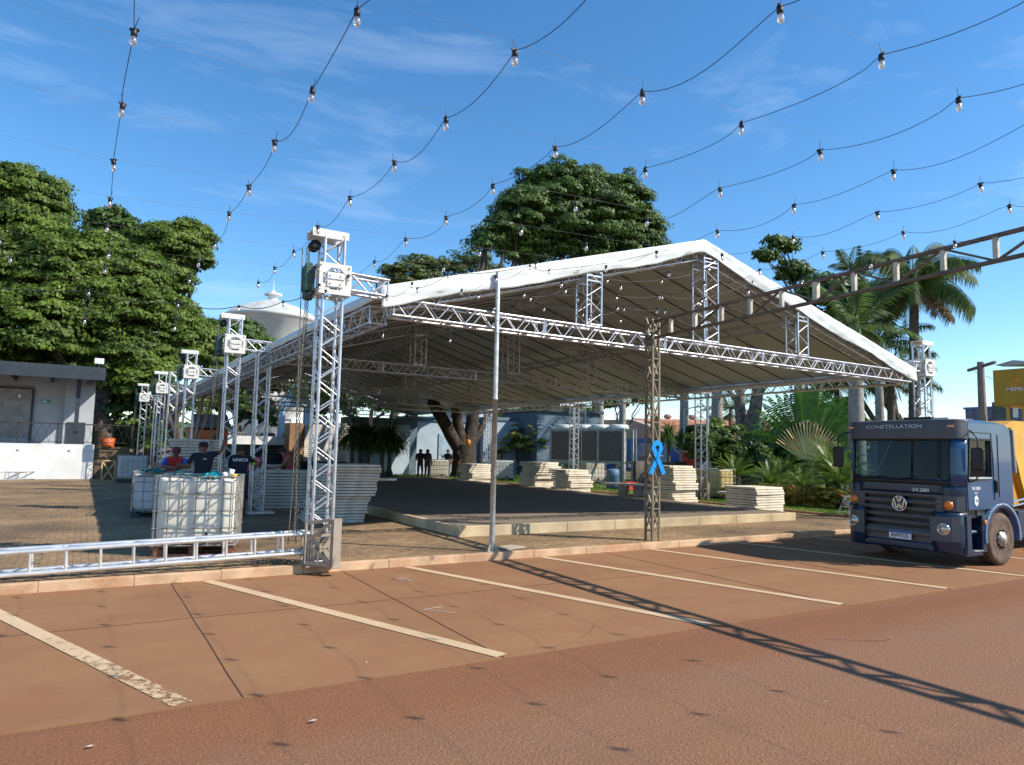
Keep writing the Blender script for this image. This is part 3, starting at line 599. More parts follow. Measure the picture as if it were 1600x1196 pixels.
# ================= STRING LIGHTS =================
wirem = mat('black_cable', (.010, .012, .016), .5); steelw = mat('steel_wire', (.16, .16, .17), .7, .2)
bulbg = bpy.data.materials.new('bulb_glass'); bulbg.use_nodes = True; t = bulbg.node_tree; t.nodes.clear(); o_ = N(t, 'ShaderNodeOutputMaterial')
tr = N(t, 'ShaderNodeBsdfTransparent'); tr.inputs[0].default_value = (.72, .71, .7, 1); gl = N(t, 'ShaderNodeBsdfGlossy'); gl.inputs[0].default_value = (1, 1, 1, 1); gl.inputs['Roughness'].default_value = .12
df = N(t, 'ShaderNodeBsdfTranslucent'); df.inputs[0].default_value = (1, .95, .88, 1); a1 = N(t, 'ShaderNodeMixShader'); a1.inputs[0].default_value = .45; L(t, gl.outputs[0], a1.inputs[1]); L(t, df.outputs[0], a1.inputs[2])
lw = N(t, 'ShaderNodeLayerWeight'); lw.inputs[0].default_value = .5; ad = N(t, 'ShaderNodeMath'); ad.operation = 'MULTIPLY_ADD'; ad.use_clamp = True; ad.inputs[1].default_value = .55; ad.inputs[2].default_value = .38; L(t, lw.outputs['Facing'], ad.inputs[0])
a2 = N(t, 'ShaderNodeMixShader'); L(t, ad.outputs[0], a2.inputs[0]); L(t, tr.outputs[0], a2.inputs[1]); L(t, a1.outputs[0], a2.inputs[2]); L(t, a2.outputs[0], o_.inputs[0])
fil = mat('filament', (.75, .45, .2), .4, .3)
def bulb_parts():
    s = MB(); s.lathe([(.016, .014), (.028, .010), (.030, -.05), (.022, -.056)], n=10); s.box((0, 0, .008), (.022, .08, .022))
    g = MB(); g.lathe([(.017, -.048), (.019, -.062), (.030, -.085), (.034, -.105), (.030, -.128), (.018, -.143), (0, -.149)], n=12)
    f = MB(); f.path([(0, 0, -.05), (.006, .004, -.08), (-.006, -.003, -.10), (.004, 0, -.12)], .004, 4)
    return s.build('socket', black), g.build('bulb', bulbg), f.build('filament', fil)
S0, B0, F0 = bulb_parts(); first = True
def hx(x): return 3.95+.045*max(0, x)+(.035*max(0, -x))   # wire height rises towards the brown truss
def add_bulb(root, p, tilt=0, az=0):
    global first
    s = S0 if first else S0.copy(); b = B0 if first else B0.copy(); f = F0 if first else F0.copy()
    if not first:
        for q in (s, b, f): COL.objects.link(q)
    first = False; s.parent = root; s.location = p; s.rotation_euler = (tilt*math.cos(az), tilt*math.sin(az), az); s.scale = (.56, .56, .56); b.parent = s; b.location = (0, 0, 0); f.parent = b; f.location = (0, 0, 0)
ords = ['first', 'second', 'third', 'fourth', 'fifth', 'sixth', 'seventh', 'eighth', 'ninth', 'tenth', 'eleventh', 'twelfth', 'thirteenth']
XS = [-2.75, -1.8, -.86, .09, 1.03, 1.9, 2.84, 3.72, 4.62, 5.55, 6.5, 7.42, 8.4]
OFF = [.3, .1, .0, -.05, .05, .02, .0, .0, -.02, -.04, -.07, -.02, .1]
for i, x in enumerate(XS):
    vis = {0: 'leftmost string of bulbs, seen low against the left trees', 1: 'string of bulbs just inside the left edge against the trees', 2: 'string of bulbs hanging in front of the left tree crowns',
           3: 'bulb string dropping from the top left of the sky to the left trees', 4: 'bulb string curving down beside the round-headed left tree', 5: 'bulb string that drops from the top centre to the corner tower',
           6: 'bulb string crossing the sky left of the big round tree', 7: 'bulb string running from the upper right past the big round tree'}
    lab = vis.get(i, '%s string of bulbs counted from the left, crossing the sky above the truck side' % ords[i])
    r = empty('string_light', (x, 0, 0), lab, 'string lights', 'festoon bulb strings over the road'); H = hx(x); ysn = []
    y = -2.6+OFF[i]; k = 0
    while y < 10.3:
        ysn.append(y); y += .96+random.uniform(-.05, .05)*(1 if i not in (99,) else 0)
    pts = []; 
    zs = [H+random.uniform(-.025, .02) - .02*0 for _ in ysn]; xo = [random.uniform(-.03, .03) for _ in ysn]
    for j, (yy, zz) in enumerate(zip(ysn, zs)):
        add_bulb(r, (xo[j], yy, zz), random.uniform(-.12, .12), random.uniform(0, 3))
        if j < len(ysn)-1:
            sag = random.uniform(.045, .10); sk = random.uniform(.35, .65); lx = random.uniform(-.02, .02)
            for q in range(10):
                t_ = q/10; tt = t_**(math.log(.5)/math.log(sk)); s_ = 4*tt*(1-tt)
                pts.append((xo[j]*(1-t_)+xo[j+1]*t_+lx*s_, yy+(ysn[j+1]-yy)*t_, zz*(1-t_)+zs[j+1]*t_-sag*s_+.004))
    pts.append((xo[-1], ysn[-1], zs[-1])); mb = MB()
    mb.path(pts, .0023, 5)
    # twisted tail ends of the tie wraps
    for j, (yy, zz) in enumerate(zip(ysn, zs)): mb.tube((xo[j], yy, zz+.01), (xo[j]+random.uniform(-.02, .02), yy+random.uniform(-.02, .02), zz+.07), .002, 4)
    if i in (5, 6, 7, 8):   # excess wire and bulbs knotted on the truss front
        pass
    mb.build('cable', wirem, r)
# steel carrier wires between the portal truss and the far anchor
for k in range(14):
    y = -2.6+.96*k
    mb = MB(); pts = [(x, y+.02*math.sin(x+k), hx(x)+.035+.0*x) for x in np.linspace(-9, 9.75, 24)]; mb.path(pts, .0009, 3)
    o = mb.build('carrier_wire', steelw); tag(o, 'thin steel wire carrying the bulb strings across the road towards the brown truss', 'wire', 'steel carrier wires')
# front cable on the plaza edge with drooping spare bulbs
r = empty('string_light', (0, 10.35, 0), 'drooping bulb string swagged across the front of the white tent below its fascia', 'string lights', 'festoon bulb strings over the road'); mb = MB(); pts = []
xs_ = [-2.9, -1.6, -.05, .98, 1.75, 2.35, 2.86]; zz = [3.72, 3.70, 3.76, 3.74, 3.78, 3.92, 4.24]
for j in range(len(xs_)):
    add_bulb(r, (xs_[j], 0, zz[j]))
    if j < len(xs_)-1:
        for q in range(8): t_ = q/8; pts.append((xs_[j]*(1-t_)+xs_[j+1]*t_, 0, zz[j]*(1-t_)+zz[j+1]*t_-.07*4*t_*(1-t_)))
pts.append((xs_[-1], 0, zz[-1])); mb.path(pts, .006, 5)
for x, z0, z1 in ((-1.6, 3.7, 3.45), (-.05, 3.76, 3.4), (.98, 3.74, 3.42), (3.9, 3.95, 3.62), (5.05, 3.98, 3.66)):
    mb.path([(x, 0, z0), (x+.02, 0, (z0+z1)/2), (x-.02, .01, z1)], .005, 5); mb.path([(x+.01, 0, z0), (x-.03, 0, (z0+z1)/2+.03), (x-.02, 0, z1)], .005, 5); add_bulb(r, (x-.02, .01, z1))
mb.build('cable', wirem, r)
# bulbs strung in front of the gable and under the roof
def front_string(px, lab, Y=10.1):
    P = [atY(a, b_, Y) for a, b_ in px]; r = empty('string_light', P[0], lab, 'string lights', 'festoon bulb strings over the road'); mb = MB(); pts = []
    for j, p in enumerate(P):
        q0 = p-P[0]; add_bulb(r, q0)
        if j < len(P)-1:
            q1 = P[j+1]-P[0]
            for q in range(8): t_ = q/8; v = q0*(1-t_)+q1*t_; pts.append((v.x, v.y, v.z-.05*4*t_*(1-t_)))
    pts.append(P[-1]-P[0]); mb.path(pts, .005, 5); mb.build('cable', wirem, r)
front_string([(652, 450), (700, 428), (828, 415), (858, 422), (1027, 394)], 'bulb string drawn across the white fascia left of the ridge', 10.0)
front_string([(748, 460), (829, 464), (884, 452), (949, 436), (1034, 437), (1108, 418)], 'upper bulb string in front of the dark gable underside', 10.2)
front_string([(964, 462), (1035, 462), (1101, 465), (1176, 440)], 'middle bulb string in front of the dark gable underside', 10.2)
front_string([(920, 495), (975, 480), (1039, 484), (1106, 500)], 'lowest bulb string in front of the dark gable underside', 10.2)
# ================= BLUE TRUCK =================
TX, TY = 12.70, 6.43; TW = 2.12
tk = empty('tipper_truck', (TX, TY, 0), 'dark blue cab-over truck with grey visor and yellow rear body parked across the bays', 'truck')
cab = mat('truck_blue_paint', (.008, .058, .15), .28, .0, .08, 2, coat=.35); cabd = mat('truck_dark_blue', (.005, .022, .058), .32, .0, .1, 2, coat=.3)
grey = mat('grey_trim', (.075, .082, .095), .5, 0, .06); grille = mat('grille_grey', (.105, .095, .095), .55, 0, .1); blk = mat('cab_black', (.006, .007, .009), .5)
chrome = mat('chrome', (.7, .7, .72), .15, 1, .02); silver = mat('silver_letters', (.5, .52, .56), .3, .6, .02); amber = mat('amber_lens', (.75, .22, .02), .2, 0, .05, coat=.5)
lens = mat('lamp_lens', (.55, .5, .4), .12, .6, .1, coat=1); yel = mat('machine_yellow', (.68, .36, .03), .42, 0, .08, 2, dirt=.25, dcol=(.3, .15, .05)); yel2 = mat('panel_ochre', (.42, .27, .012), .45, 0, .05)
wglass = glass('windscreen', (.48, .56, .58), .01, .015); sglass = glass('side_glass', (.55, .65, .65), .01, .05); platew = mat('plate_white', (.75, .76, .8), .4); plateb = mat('plate_blue', (.02, .06, .3), .4)
def fx(y, z, b=0):
    d = max(0, min(y, TW-y)); c = .20*(1-d/.22)**2.2 if d < .22 else 0; bow = .035*((y-TW/2)/(TW/2))**2
    return c+bow+(max(0, z-1.42)*.07)-b
def fsheet(mb, y0, y1, z0, z1, b=0, n=14, m=4, inset=None):
    mb.grid(lambda y, z: (fx(y, z, b), y, z), [y0+(y1-y0)*i/n for i in range(n+1)], [z0+(z1-z0)*i/m for i in range(m+1)])
# body shell: side profile pieces (x back, z up)
mb = MB(); RX = 1.80; FL = .26
WX, WZ, WR = 1.34, .465, .47
for (y0, y1) in ((0, .05), (TW-.05, TW)):
    mb.prism([(.20, 1.0), (.86, 1.0), (.86, 1.52), (.215, 1.52)], y0, y1)            # door lower
    mb.prism([(.86, 1.0), (RX, 1.06), (RX, 1.52), (.86, 1.52)], y0, y1)
    mb.prism([(.215, 1.52), (.27, 1.52), (.36, 2.2), (.30, 2.2)], y0, y1)         # A pillar
    mb.prism([(1.02, 1.52), (RX, 1.52), (RX-.02, 2.28), (1.02, 2.2)], y0, y1)      # B pillar and rear quarter
    mb.prism([(.30, 2.2), (1.02, 2.2), (RX-.02, 2.28), (RX-.06, 2.42), (RX-.22, 2.50), (.34, 2.50)], y0, y1)
mb.prism([(RX-.06, 1.06), (RX, 1.06), (RX-.02, 2.28), (RX-.08, 2.4)], .05, TW-.05)   # rear wall, with window opening simulated by glass
o = mb.build('cab_shell', cab, tk)
def roofp(u, v):
    x = .28+u*(RX-.36-.28+.24); y = v*TW; e = min(v, 1-v)*TW; zz = 2.50+.055*min(1, e/.14)**.5+.02*math.sin(math.pi*u)
    if u > .85: zz -= .10*((u-.85)/.15)**2
    return (x, y, zz-.03)
mb = MB(); mb.grid(roofp, [i/14 for i in range(15)], [0, .01, .03, .06, .1, .3, .5, .7, .9, .94, .97, .99, 1]); mb.build('cab_roof', cab, tk, solid=.01)
mb = MB(); mb.bx(.25, RX-.05, .06, TW-.06, .85, 1.02); mb.build('cab_floor', blk, tk)
# front face
mb = MB(); fsheet(mb, 0, .30, .98, 1.44); fsheet(mb, TW-.30, TW, .98, 1.44); fsheet(mb, .30, TW-.30, 1.24, 1.44); mb.build('front_panel', cabd, tk, solid=.012)
for a_, b_ in ((0, .17), (TW-.17, TW)): mb = MB(); fsheet(mb, a_, b_, 1.40, 2.24, .004, 10); mb.build('front_pillar', cab, tk, solid=.02)
mb = MB(); fsheet(mb, .17, TW-.17, 1.40, 1.50, .012, 12, 2); fsheet(mb, .155, .19, 1.44, 2.22, .006, 2, 4); fsheet(mb, TW-.19, TW-.155, 1.44, 2.22, .006, 2, 4); fsheet(mb, .17, TW-.17, 2.17, 2.24, .008, 12, 2); mb.build('windscreen_seal', blk, tk, solid=.012)
mb = MB(); fsheet(mb, .18, TW-.18, 1.49, 2.19, .0, 14, 5); mb.build('windscreen', wglass, tk)
mb = MB(); mb.grid(lambda y, z: (fx(y, z, .075-.05*abs((y-TW/2)/(TW/2))**4+.012*math.sin((z-2.2)/.29*3.1)), y, z), [-.015+(TW+.03)*i/24 for i in range(25)], [2.20, 2.22, 2.30, 2.38, 2.46, 2.50, 2.52])
mb.grid(lambda y, k: (fx(y, 2.52, .07*(1-k))+k*.22, y, 2.515+.03*math.sin(k*1.6)), [.0+TW*i/20 for i in range(21)], [0, .3, .6, 1]); v_ = mb.build('sun_visor', grey, tk, solid=.02)
tx = text('lettering', 'CONSTELLATION', .088, (fx(.95, 2.41, .075)-.036, 1.10, 2.42), (0, -1, 0), (.13, 0, 1), silver, v_, .004, 1.5, .001)
for y in (.14, TW-.14): mb = MB(); mb.box((fx(y, 2.42, .07)-.012, y, 2.42), (.02, .10, .035)); mb.build('marker_light', amber, v_, bevel=.004)
text('model_number', '24.280', .085, (fx(.68, 1.30)-.014, .66, 1.30), (0, -1, 0), (0, 0, 1), silver, tk, .003, 1.3, .001)
# grille
mb = MB(); fsheet(mb, .30, TW-.30, .50, 1.26, -.05, 10, 3); mb.build('grille_back', blk, tk)
mb = MB()
for k, z in enumerate([1.215, 1.09, .965, .84, .715, .60]):
    y0, y1 = .40+.01*k, TW-.40-.01*k
    mb.grid(lambda y, s, z=z: (fx(y, z, .03 if abs(s) < .5 else .0), y, z+s*.033), [y0+(y1-y0)*i/10 for i in range(11)], [-1, -.6, -.3, .3, .6, 1], False)
for y in (.345, TW-.345):
    for k in range(9): mb.box((fx(y, 1, .012), y, 1.20-.078*k), (.03, .11, .055))
fsheet(mb, .40, .42, .56, 1.25, .008, 1, 3); fsheet(mb, TW-.42, TW-.40, .56, 1.25, .008, 1, 3); mb.build('grille', grille, tk, solid=.01)
# round emblem: ring with stacked v and w strokes
em = MB(); cy_, cz_ = TW/2-.04, 1.045; ex = fx(1, 1, .055)
em.path([(ex, cy_+.128*math.cos(a), cz_+.128*math.sin(a)) for a in [2*math.pi*k/28 for k in range(28)]], .0125, 6, closed=True)
def stroke(pts, w_=.026):
    for a, b_ in zip(pts[:-1], pts[1:]): em.bar((ex-.002, cy_-a[0], cz_+a[1]), (ex-.002, cy_-b_[0], cz_+b_[1]), .014, w_, (1, 0, 0)) if False else em.bar((ex-.002, cy_-a[0], cz_+a[1]), (ex-.002, cy_-b_[0], cz_+b_[1]), w_, .014, (1, 0, 0))
stroke([(-.042, .115), (0, .02), (.042, .115)]); stroke([(-.098, .075), (-.045, -.105), (0, .0), (.045, -.105), (.098, .075)])
eb = MB(); eb.lathe([(.135, 0), (.13, .03), (0, .03)], (ex+.03, cy_, cz_), (-1, 0, 0), 28, False); e0 = eb.build('emblem', cabd, tk); em.build('emblem_mark', chrome, e0)
# bumper
def fb(y): d = max(0, min(y, TW-y)); return (.26*(1-d/.3)**2 if d < .3 else 0)-.09+.03*((y-TW/2)/(TW/2))**2
mb = MB(); mb.grid(lambda y, z: (fb(y)+(.05 if z < .42 else 0)+(.02 if z > .9 else 0)-.02*math.sin((z-.3)/.65*3), y, z), [TW*i/24 for i in range(0, 6)], [.26, .30, .42, .5, .7, .9, .95]); mb.grid(lambda y, z: (fb(y)+(.05 if z < .42 else 0)+(.02 if z > .9 else 0)-.02*math.sin((z-.3)/.65*3), y, z), [TW*i/24 for i in range(19, 25)], [.26, .30, .42, .5, .7, .9, .95])
mb.grid(lambda y, z: (fb(y)+.03, y, z), [TW*i/24 for i in range(5, 20)], [.26, .30, .36, .40]); mb.bx(.17, .30, 0, .04, .28, .90); mb.bx(.17, .30, TW-.04, TW, .28, .90)
bump = mb.build('bumper', cabd, tk, solid=.015)
mb = MB(); mb.grid(lambda y, s: (fb(y)-.005, y, .55+s*.045), [.42+(TW-.84)*i/10 for i in range(11)], [-1, 1]); mb.bx(-.02, .2, .42, TW-.42, .30, .5); mb.build('bumper_grille', grille, tk, solid=.01)
for y in (.26, TW-.26): mb = MB(); mb.grid(lambda a, b_, y=y: (fb(min(max(y+a, 0), TW))-.028-.004, min(max(y+a, 0.012), TW-.012), .66+b_), [-.20, -.12, -.04, .04, .12, .20], [-.20, 0, .21], False); mb.build('lamp_housing', grey, bump, solid=.01)
for y in (.22, TW-.22): mb = MB(); mb.grid(lambda a, b_, y=y: (fx(min(max(y+a, 0), TW), 1.08, .012), min(max(y+a, .01), TW-.01), 1.09+b_), [-.20, -.12, -.04, .04, .12, .16], [-.12, 0, .13], False); mb.build('indicator_housing', grey, tk, solid=.01)
for i, y in enumerate((.24, TW-.24)):
    x = fb(y)-.03; hl = MB(); hl.lathe([(.10, 0), (.10, .03), (.088, .036), (.085, .02)], (x, y, .67), (-1, 0, 0), 22); h_ = hl.build('headlight', chrome, tk)
    q = MB(); q.lathe([(.088, .02), (.07, .045), (.04, .062), (0, .068)], (x, y, .67), (-1, 0, 0), 22); q.build('lens', lens, h_)
    yi = .20 if i == 0 else TW-.20; x = fx(yi, 1.08, .02); q = MB(); q.lathe([(.075, 0), (.07, .03), (.04, .05), (0, .055)], (x, yi, 1.07), (-1, 0, 0), 20); q.build('indicator', amber, tk)
# number plate
mb = MB(); yp = .98; xp = fb(yp)-.04; mb.box((xp, yp, .50), (.012, .40, .14)); pl = mb.build('number_plate', platew, tk, bevel=.003)
mb = MB(); mb.box((xp-.008, yp, .55), (.004, .396, .036)); mb.build('plate_band', plateb, pl)
text('plate_number', 'RWI7I25', .095, (xp-.008, yp, .485), (0, -1, 0), (0, 0, 1), blk, pl, .002, .92, .001)
# near side: door lines, window, handle, step, arch
mb = MB(); Y = -.004
for a, b_ in (((.24, 1.0), (.225, 1.5)), ((.225, 1.5), (.33, 2.3)), ((.33, 2.32), (1.08, 2.32)), ((1.08, 2.32), (1.12, 1.9)), ((1.12, 1.9), (1.12, 1.16)), ((.235, 1.0), (.80, 1.0))):
    mb.bar((a[0], Y, a[1]), (b_[0], Y, b_[1]), .006, .014)
mb.bar((1.30, Y, 1.2), (1.30, Y, 2.3), .004, .012); mb.build('door_gap', blk, tk)
dr = MB(); dr.box((.66, -.012, 1.54), (.80, .02, .03)); sl = dr.build('window_sill', alu, tk)
mb = MB()
for a, b_ in (((.265, 1.52), (.345, 2.205)), ((.345, 2.205), (1.03, 2.205)), ((1.03, 2.205), (1.03, 1.52)), ((1.03, 1.53), (.265, 1.50))): mb.bar((a[0], -.006, a[1]), (b_[0], -.006, b_[1]), .03, .035)
wf = mb.build('side_window', blk, tk); 
for yy in (.022, TW-.022): mb = MB(); mb.add([(.27, yy, 1.52), (1.02, yy, 1.52), (1.02, yy, 2.2), (.35, yy, 2.2)], [(0, 1, 2, 3)]); mb.build('pane', sglass, wf)
mb = MB(); mb.bx(1.14, 1.22, -.03, 0, 1.28, 1.50); mb.bx(1.155, 1.205, -.045, -.03, 1.30, 1.48); mb.build('door_handle', black, tk, bevel=.01)
text('door_lettering', '24.280', .075, (.50, -.006, 1.36), (1, 0, 0), (0, 0, 1), platew, tk, .002, 1.4, .001)
text('door_lettering', '6x2', .055, (.50, -.006, 1.285), (1, 0, 0), (0, 0, 1), platew, tk, .002, 1.4)
mb = MB(); mb.prism([(.50+.082*math.cos(a)*.85, 1.15+.098*math.sin(a)) for a in [math.pi/3*k+math.pi/6 for k in range(6)]], -.008, -.002); bd = mb.build('door_badge', platew, tk)
text('badge_mark', 'Th', .08, (.50, -.01, 1.15), (1, 0, 0), (0, 0, 1), grey, bd, .001)
# wheel arch: flared fender
def arch(mb, side):
    y0, y1 = (-.03, .42) if side == 0 else (TW-.42, TW+.03)
    angs = [math.radians(a) for a in range(-8, 189, 4)]; pts = [(WX-math.cos(a)*.64, WZ+.03+math.sin(a)*.60) for a in angs]; pin = [(WX-math.cos(a)*.55, WZ+.03+math.sin(a)*.52) for a in angs]
    for i in range(len(pts)-1):
        q = [pts[i], pts[i+1], pin[i+1], pin[i]]; vs = [(x, y0, z) for x, z in q]+[(x, y1, z) for x, z in q]
        mb.add(vs, [(0, 1, 2, 3), (7, 6, 5, 4), (0, 4, 5, 1), (2, 6, 7, 3), (1, 5, 6, 2), (3, 7, 4, 0)], True)
for s in (0, 1): mb = MB(); arch(mb, s); mb.build('mudguard', cab, tk)
for s in (0, 1):
    y0, y1 = (-.01, .40) if s == 0 else (TW-.40, TW+.01)
    mb = MB(); mb.bx(.66, .80, y0, y1, .27, .90); mb.bx(.60, .67, y0+.05, y1, .86, 1.0); mb.bx(.16, .70, y0+.02, y1, .22, .30); mb.bx(.15, .66, y0+.30, y1, .30, 1.0); mb.bx(.40, .62, y0+.06, y1, .59, .62)
    st_ = mb.build('entry_step', cabd if s else cabd, tk, bevel=.015)
    mb = MB(); mb.box((.52, y0+.05, .305), (.30, .10, .015)); mb.box((.50, y0+.12, .63), (.22, .10, .015)); mb.build('tread', alu, st_)
mb = MB(); mb.ball((.73, -.02, .78), (.035, .025, .045)); mb.build('indicator', amber, tk)
# wheels
dust_t = mat('dusty_tyre', (.13, .085, .06), .9, 0, .2, 6, dirt=.6, dcol=(.07, .05, .04), ds=5); rimm = mat('dirty_rim', (.40, .37, .33), .5, .4, .2, 6, dirt=.5, dcol=(.06, .045, .035), ds=8)
def wheel(x, y, sgn, name='wheel'):
    r = empty(name, (x, y, WZ)); r.parent = tk; q = MB()
    q.lathe([(.30, -.01), (.34, -.02), (.40, -.028), (.44, -.015), (.462, .02), (.465, .05), (.465, .20), (.455, .235), (.42, .25), (.30, .25)], (0, 0, 0), (0, sgn, 0), 40); t_ = q.build('tyre', dust_t, r)
    q = MB()
    for k in range(48):
        a = 2*math.pi*k/48; c = Vector((math.cos(a)*.463, sgn*.11, math.sin(a)*.463)); q.box(c, (.012, .17, .022), ax=(Vector((math.cos(a), 0, math.sin(a))), Vector((0, 1, 0)), Vector((-math.sin(a), 0, math.cos(a)))))
    q.build('tread', rubber, t_)
    q = MB(); q.lathe([(.30, -.008), (.285, -.005), (.28, .04), (.25, .05), (.23, .02), (.19, .0), (.15, -.01), (.13, -.01), (.125, -.05), (.07, -.055), (.06, -.075), (0, -.08)], (0, 0, 0), (0, sgn, 0), 36); rm = q.build('rim', rimm, r)
    q = MB()
    for k in range(10):
        a = 2*math.pi*k/10; q.lathe([(.016, 0), (.016, .035), (0, .035)], (math.cos(a)*.155, -sgn*.01, math.sin(a)*.155), (0, -sgn, 0), 6, False)
    q.build('wheel_nut', dark_steel, rm); q = MB()
    for k in range(10):
        a = 2*math.pi*(k+.5)/10; q.lathe([(.022, 0), (.022, .006), (0, .006)], (math.cos(a)*.21, sgn*.006, math.sin(a)*.21), (0, -sgn, 0), 10, False)
    q.build('vent_hole', blk, rm)
wheel(WX, .03, 1); wheel(WX, TW-.03, -1)
for x in (5.2, 6.3): wheel(x, .03, 1); wheel(x, TW-.03, -1)
# mirrors
def mirror(y, x, s):
    q = MB(); q.box((x, y, 1.86), (.07, .21, .40), rz=0); m_ = q.build('mirror', black, tk, bevel=.035)
    q = MB(); q.path([(.36, 0.02 if s > 0 else TW-.02, 1.47), (x+.03, y+s*.05, 1.52), (x+.03, y, 1.66), (x+.05, y, 1.86), (x+.02, y, 2.06), (x+.0, y, 2.22), (x+.06, y+s*.12, 2.33), (.42, 0.03 if s > 0 else TW-.03, 2.36)], .013, 6); q.build('mirror_arm', black, m_)
    q = MB(); q.box((x+.04, y, 1.86), (.006, .17, .35)); q.build('mirror_glass', chrome, m_)
mirror(-.20, .20, 1); mirror(TW+.14, .02, -1)
mb = MB(); mb.bx(RX-.14, RX-.09, .06, TW-.06, 1.0, 2.36); mb.bx(.36, RX-.14, .06, TW-.06, 2.40, 2.44); mb.bx(.9, RX-.14, .055, .065, 1.0, 1.52); mb.build('cab_dark_lining', blk, tk)  # black inner panels added to darken the cab behind the windscreen
# wipers, interior
mb = MB(); mb.path([(fx(1.2, 1.5, .03), 1.25, 1.47), (fx(.7, 1.52, .03), .72, 1.53)], .008, 5); mb.path([(fx(1.6, 1.5, .03), 1.85, 1.48), (fx(1.2, 1.52, .03), 1.3, 1.52)], .008, 5); mb.build('wiper', black, tk)
mb = MB(); mb.prism([(.24, 1.02), (.62, 1.02), (.62, 1.38), (.5, 1.48), (.24, 1.46)], .07, TW-.07); mb.build('dashboard', blk, tk, bevel=.03)
sw = MB(); c = Vector((.74, .55, 1.55)); n_ = Vector((-.5, 0, .86)); u = Vector((0, 1, 0)); v = n_.cross(u); sw.path([c+(u*math.cos(a)+v*math.sin(a))*.21 for a in [2*math.pi*k/20 for k in range(20)]], .016, 6, closed=True); sw.tube(c-u*.2, c+u*.2, .014, 6); sw.tube(c, c-n_*.3, .03, 6); sw.build('steering_wheel', blk, tk)
seatm = mat('seat_fabric', (.05, .055, .065), .9)
for y in (.5, TW-.5): q = MB(); q.box((1.20, y, 1.24), (.48, .46, .16)); q.box((1.44, y, 1.62), (.14, .44, .62)); q.box((1.46, y, 2.0), (.09, .24, .16)); q.build('seat', seatm, tk, bevel=.05)
mb = MB(); mb.box((.30, .75, 1.49), (.16, .45, .02), .2); mb.build('papers', mat('blue_sheet', (.05, .14, .35), .7), tk)
# roof gear
mb = MB(); mb.bx(.20, .34, .55, 1.05, 2.545, 2.60); mb.build('roof_hatch', black, tk, bevel=.01)
mb = MB(); mb.bx(.2, .46, .25, .52, 2.53, 2.58); mb.build('beacon_base', white_paint, tk)
mb = MB(); mb.path([(.18, .9, 2.53), (.16, .92, 2.9)], .004, 5); mb.build('antenna', black, tk)
# air intake hose behind the cab
mb = MB()
for k in range(34): z = 2.40-k*.023; x = RX+.04+.06*(1-(z-1.62)/.8)**1.0; mb.lathe([(.05, -.011), (.066, 0), (.05, .011)], (x, .03, z), (.1, 0, -1), 14)
mb.build('intake_hose', mat('hose_grey', (.2, .21, .23), .6), tk)
# chassis
mb = MB(); mb.bx(.5, 7.4, .62, .74, .62, .86); mb.bx(.5, 7.4, TW-.74, TW-.62, .62, .86); mb.bx(.35, 1.6, .45, TW-.45, .4, .9); mb.tube((WX, .2, WZ), (WX, TW-.2, WZ), .07, 8)
for x in (5.2, 6.3): mb.tube((x, .2, WZ), (x, TW-.2, WZ), .09, 8)
for x in (2.2, 3.4, 4.4, 7.3): mb.bx(x, x+.1, .7, TW-.7, .64, .84)
mb.build('chassis', dark_steel, tk)
mb = MB(); mb.bx(1.95, 2.7, -.0, .45, .45, .95); mb.build('side_guard', cabd, tk, bevel=.02); mb = MB()
for z in (1.02, 1.10): mb.path([(1.86, .06, z), (2.3, .05, z+.05), (2.8, .05, z+.02)], .022, 8)
mb.build('air_pipes', chrome, tk)
# yellow working body
mb = MB(); mb.prism([(1.98, 1.05), (2.25, 1.0), (7.5, 1.0), (7.5, 2.4), (6.5, 2.62), (2.7, 2.62), (2.28, 2.50), (2.02, 2.2)], .35, TW-.1); bd = mb.build('hopper_body', yel, tk, bevel=.02)
q = MB(); 
for (x, y) in ((2.0, .08), (2.34, .30)):
    q.prism([(x+.02, 2.46), (x+.30, 2.46), (x+.36, 2.30), (x+.62, 1.35), (x+.9, .98), (x+.55, .98), (x+.3, 1.5), (x+.06, 2.12), (x-.02, 2.2)], y, y+.07)
q.bx(2.06, 2.36, .15, .30, 2.36, 2.46); q.build('slanted_stiffener', yel, bd, bevel=.01)
q = MB(); q.bx(4.2, 5.4, -.1, 1.36, 3.02, 3.80); q2 = q.build('control_box', yel2, bd, bevel=.012)
Yp = .776
text('maker_lettering', 'MEPEL', .105, (4.196, .93, 3.36), (0, -1, 0), (0, 0, 1), platew, q2, .002, 1.2, .002)
q = MB()
for k, z in enumerate((3.335, 3.385, 3.435)): q.bar((4.196, 1.02-.02*k, z+.12), (4.196, .86-.02*k, z+.12), .004, .034)
q.build('maker_mark', mat('mark_orange', (.75, .35, .03), .5), q2)
q = MB(); q.bx(4.25, 4.30, 1.1, 1.15, 2.55, 3.02); q.bx(4.25, 4.3, .8, .85, 2.55, 3.02); q.bx(4.25, 5.2, .1, .75, 2.62, 3.0); q.build('box_legs', yel, bd)
q = MB(); q.prism([(1.36, 3.92), (1.0, 4.0), (.55, 3.92), (.95, 3.88)], 4.3, 4.7, 'YZ'); q.bx(4.5, 4.55, .8, .85, 3.8, 3.9); q.build('work_lamp', galv, bd)
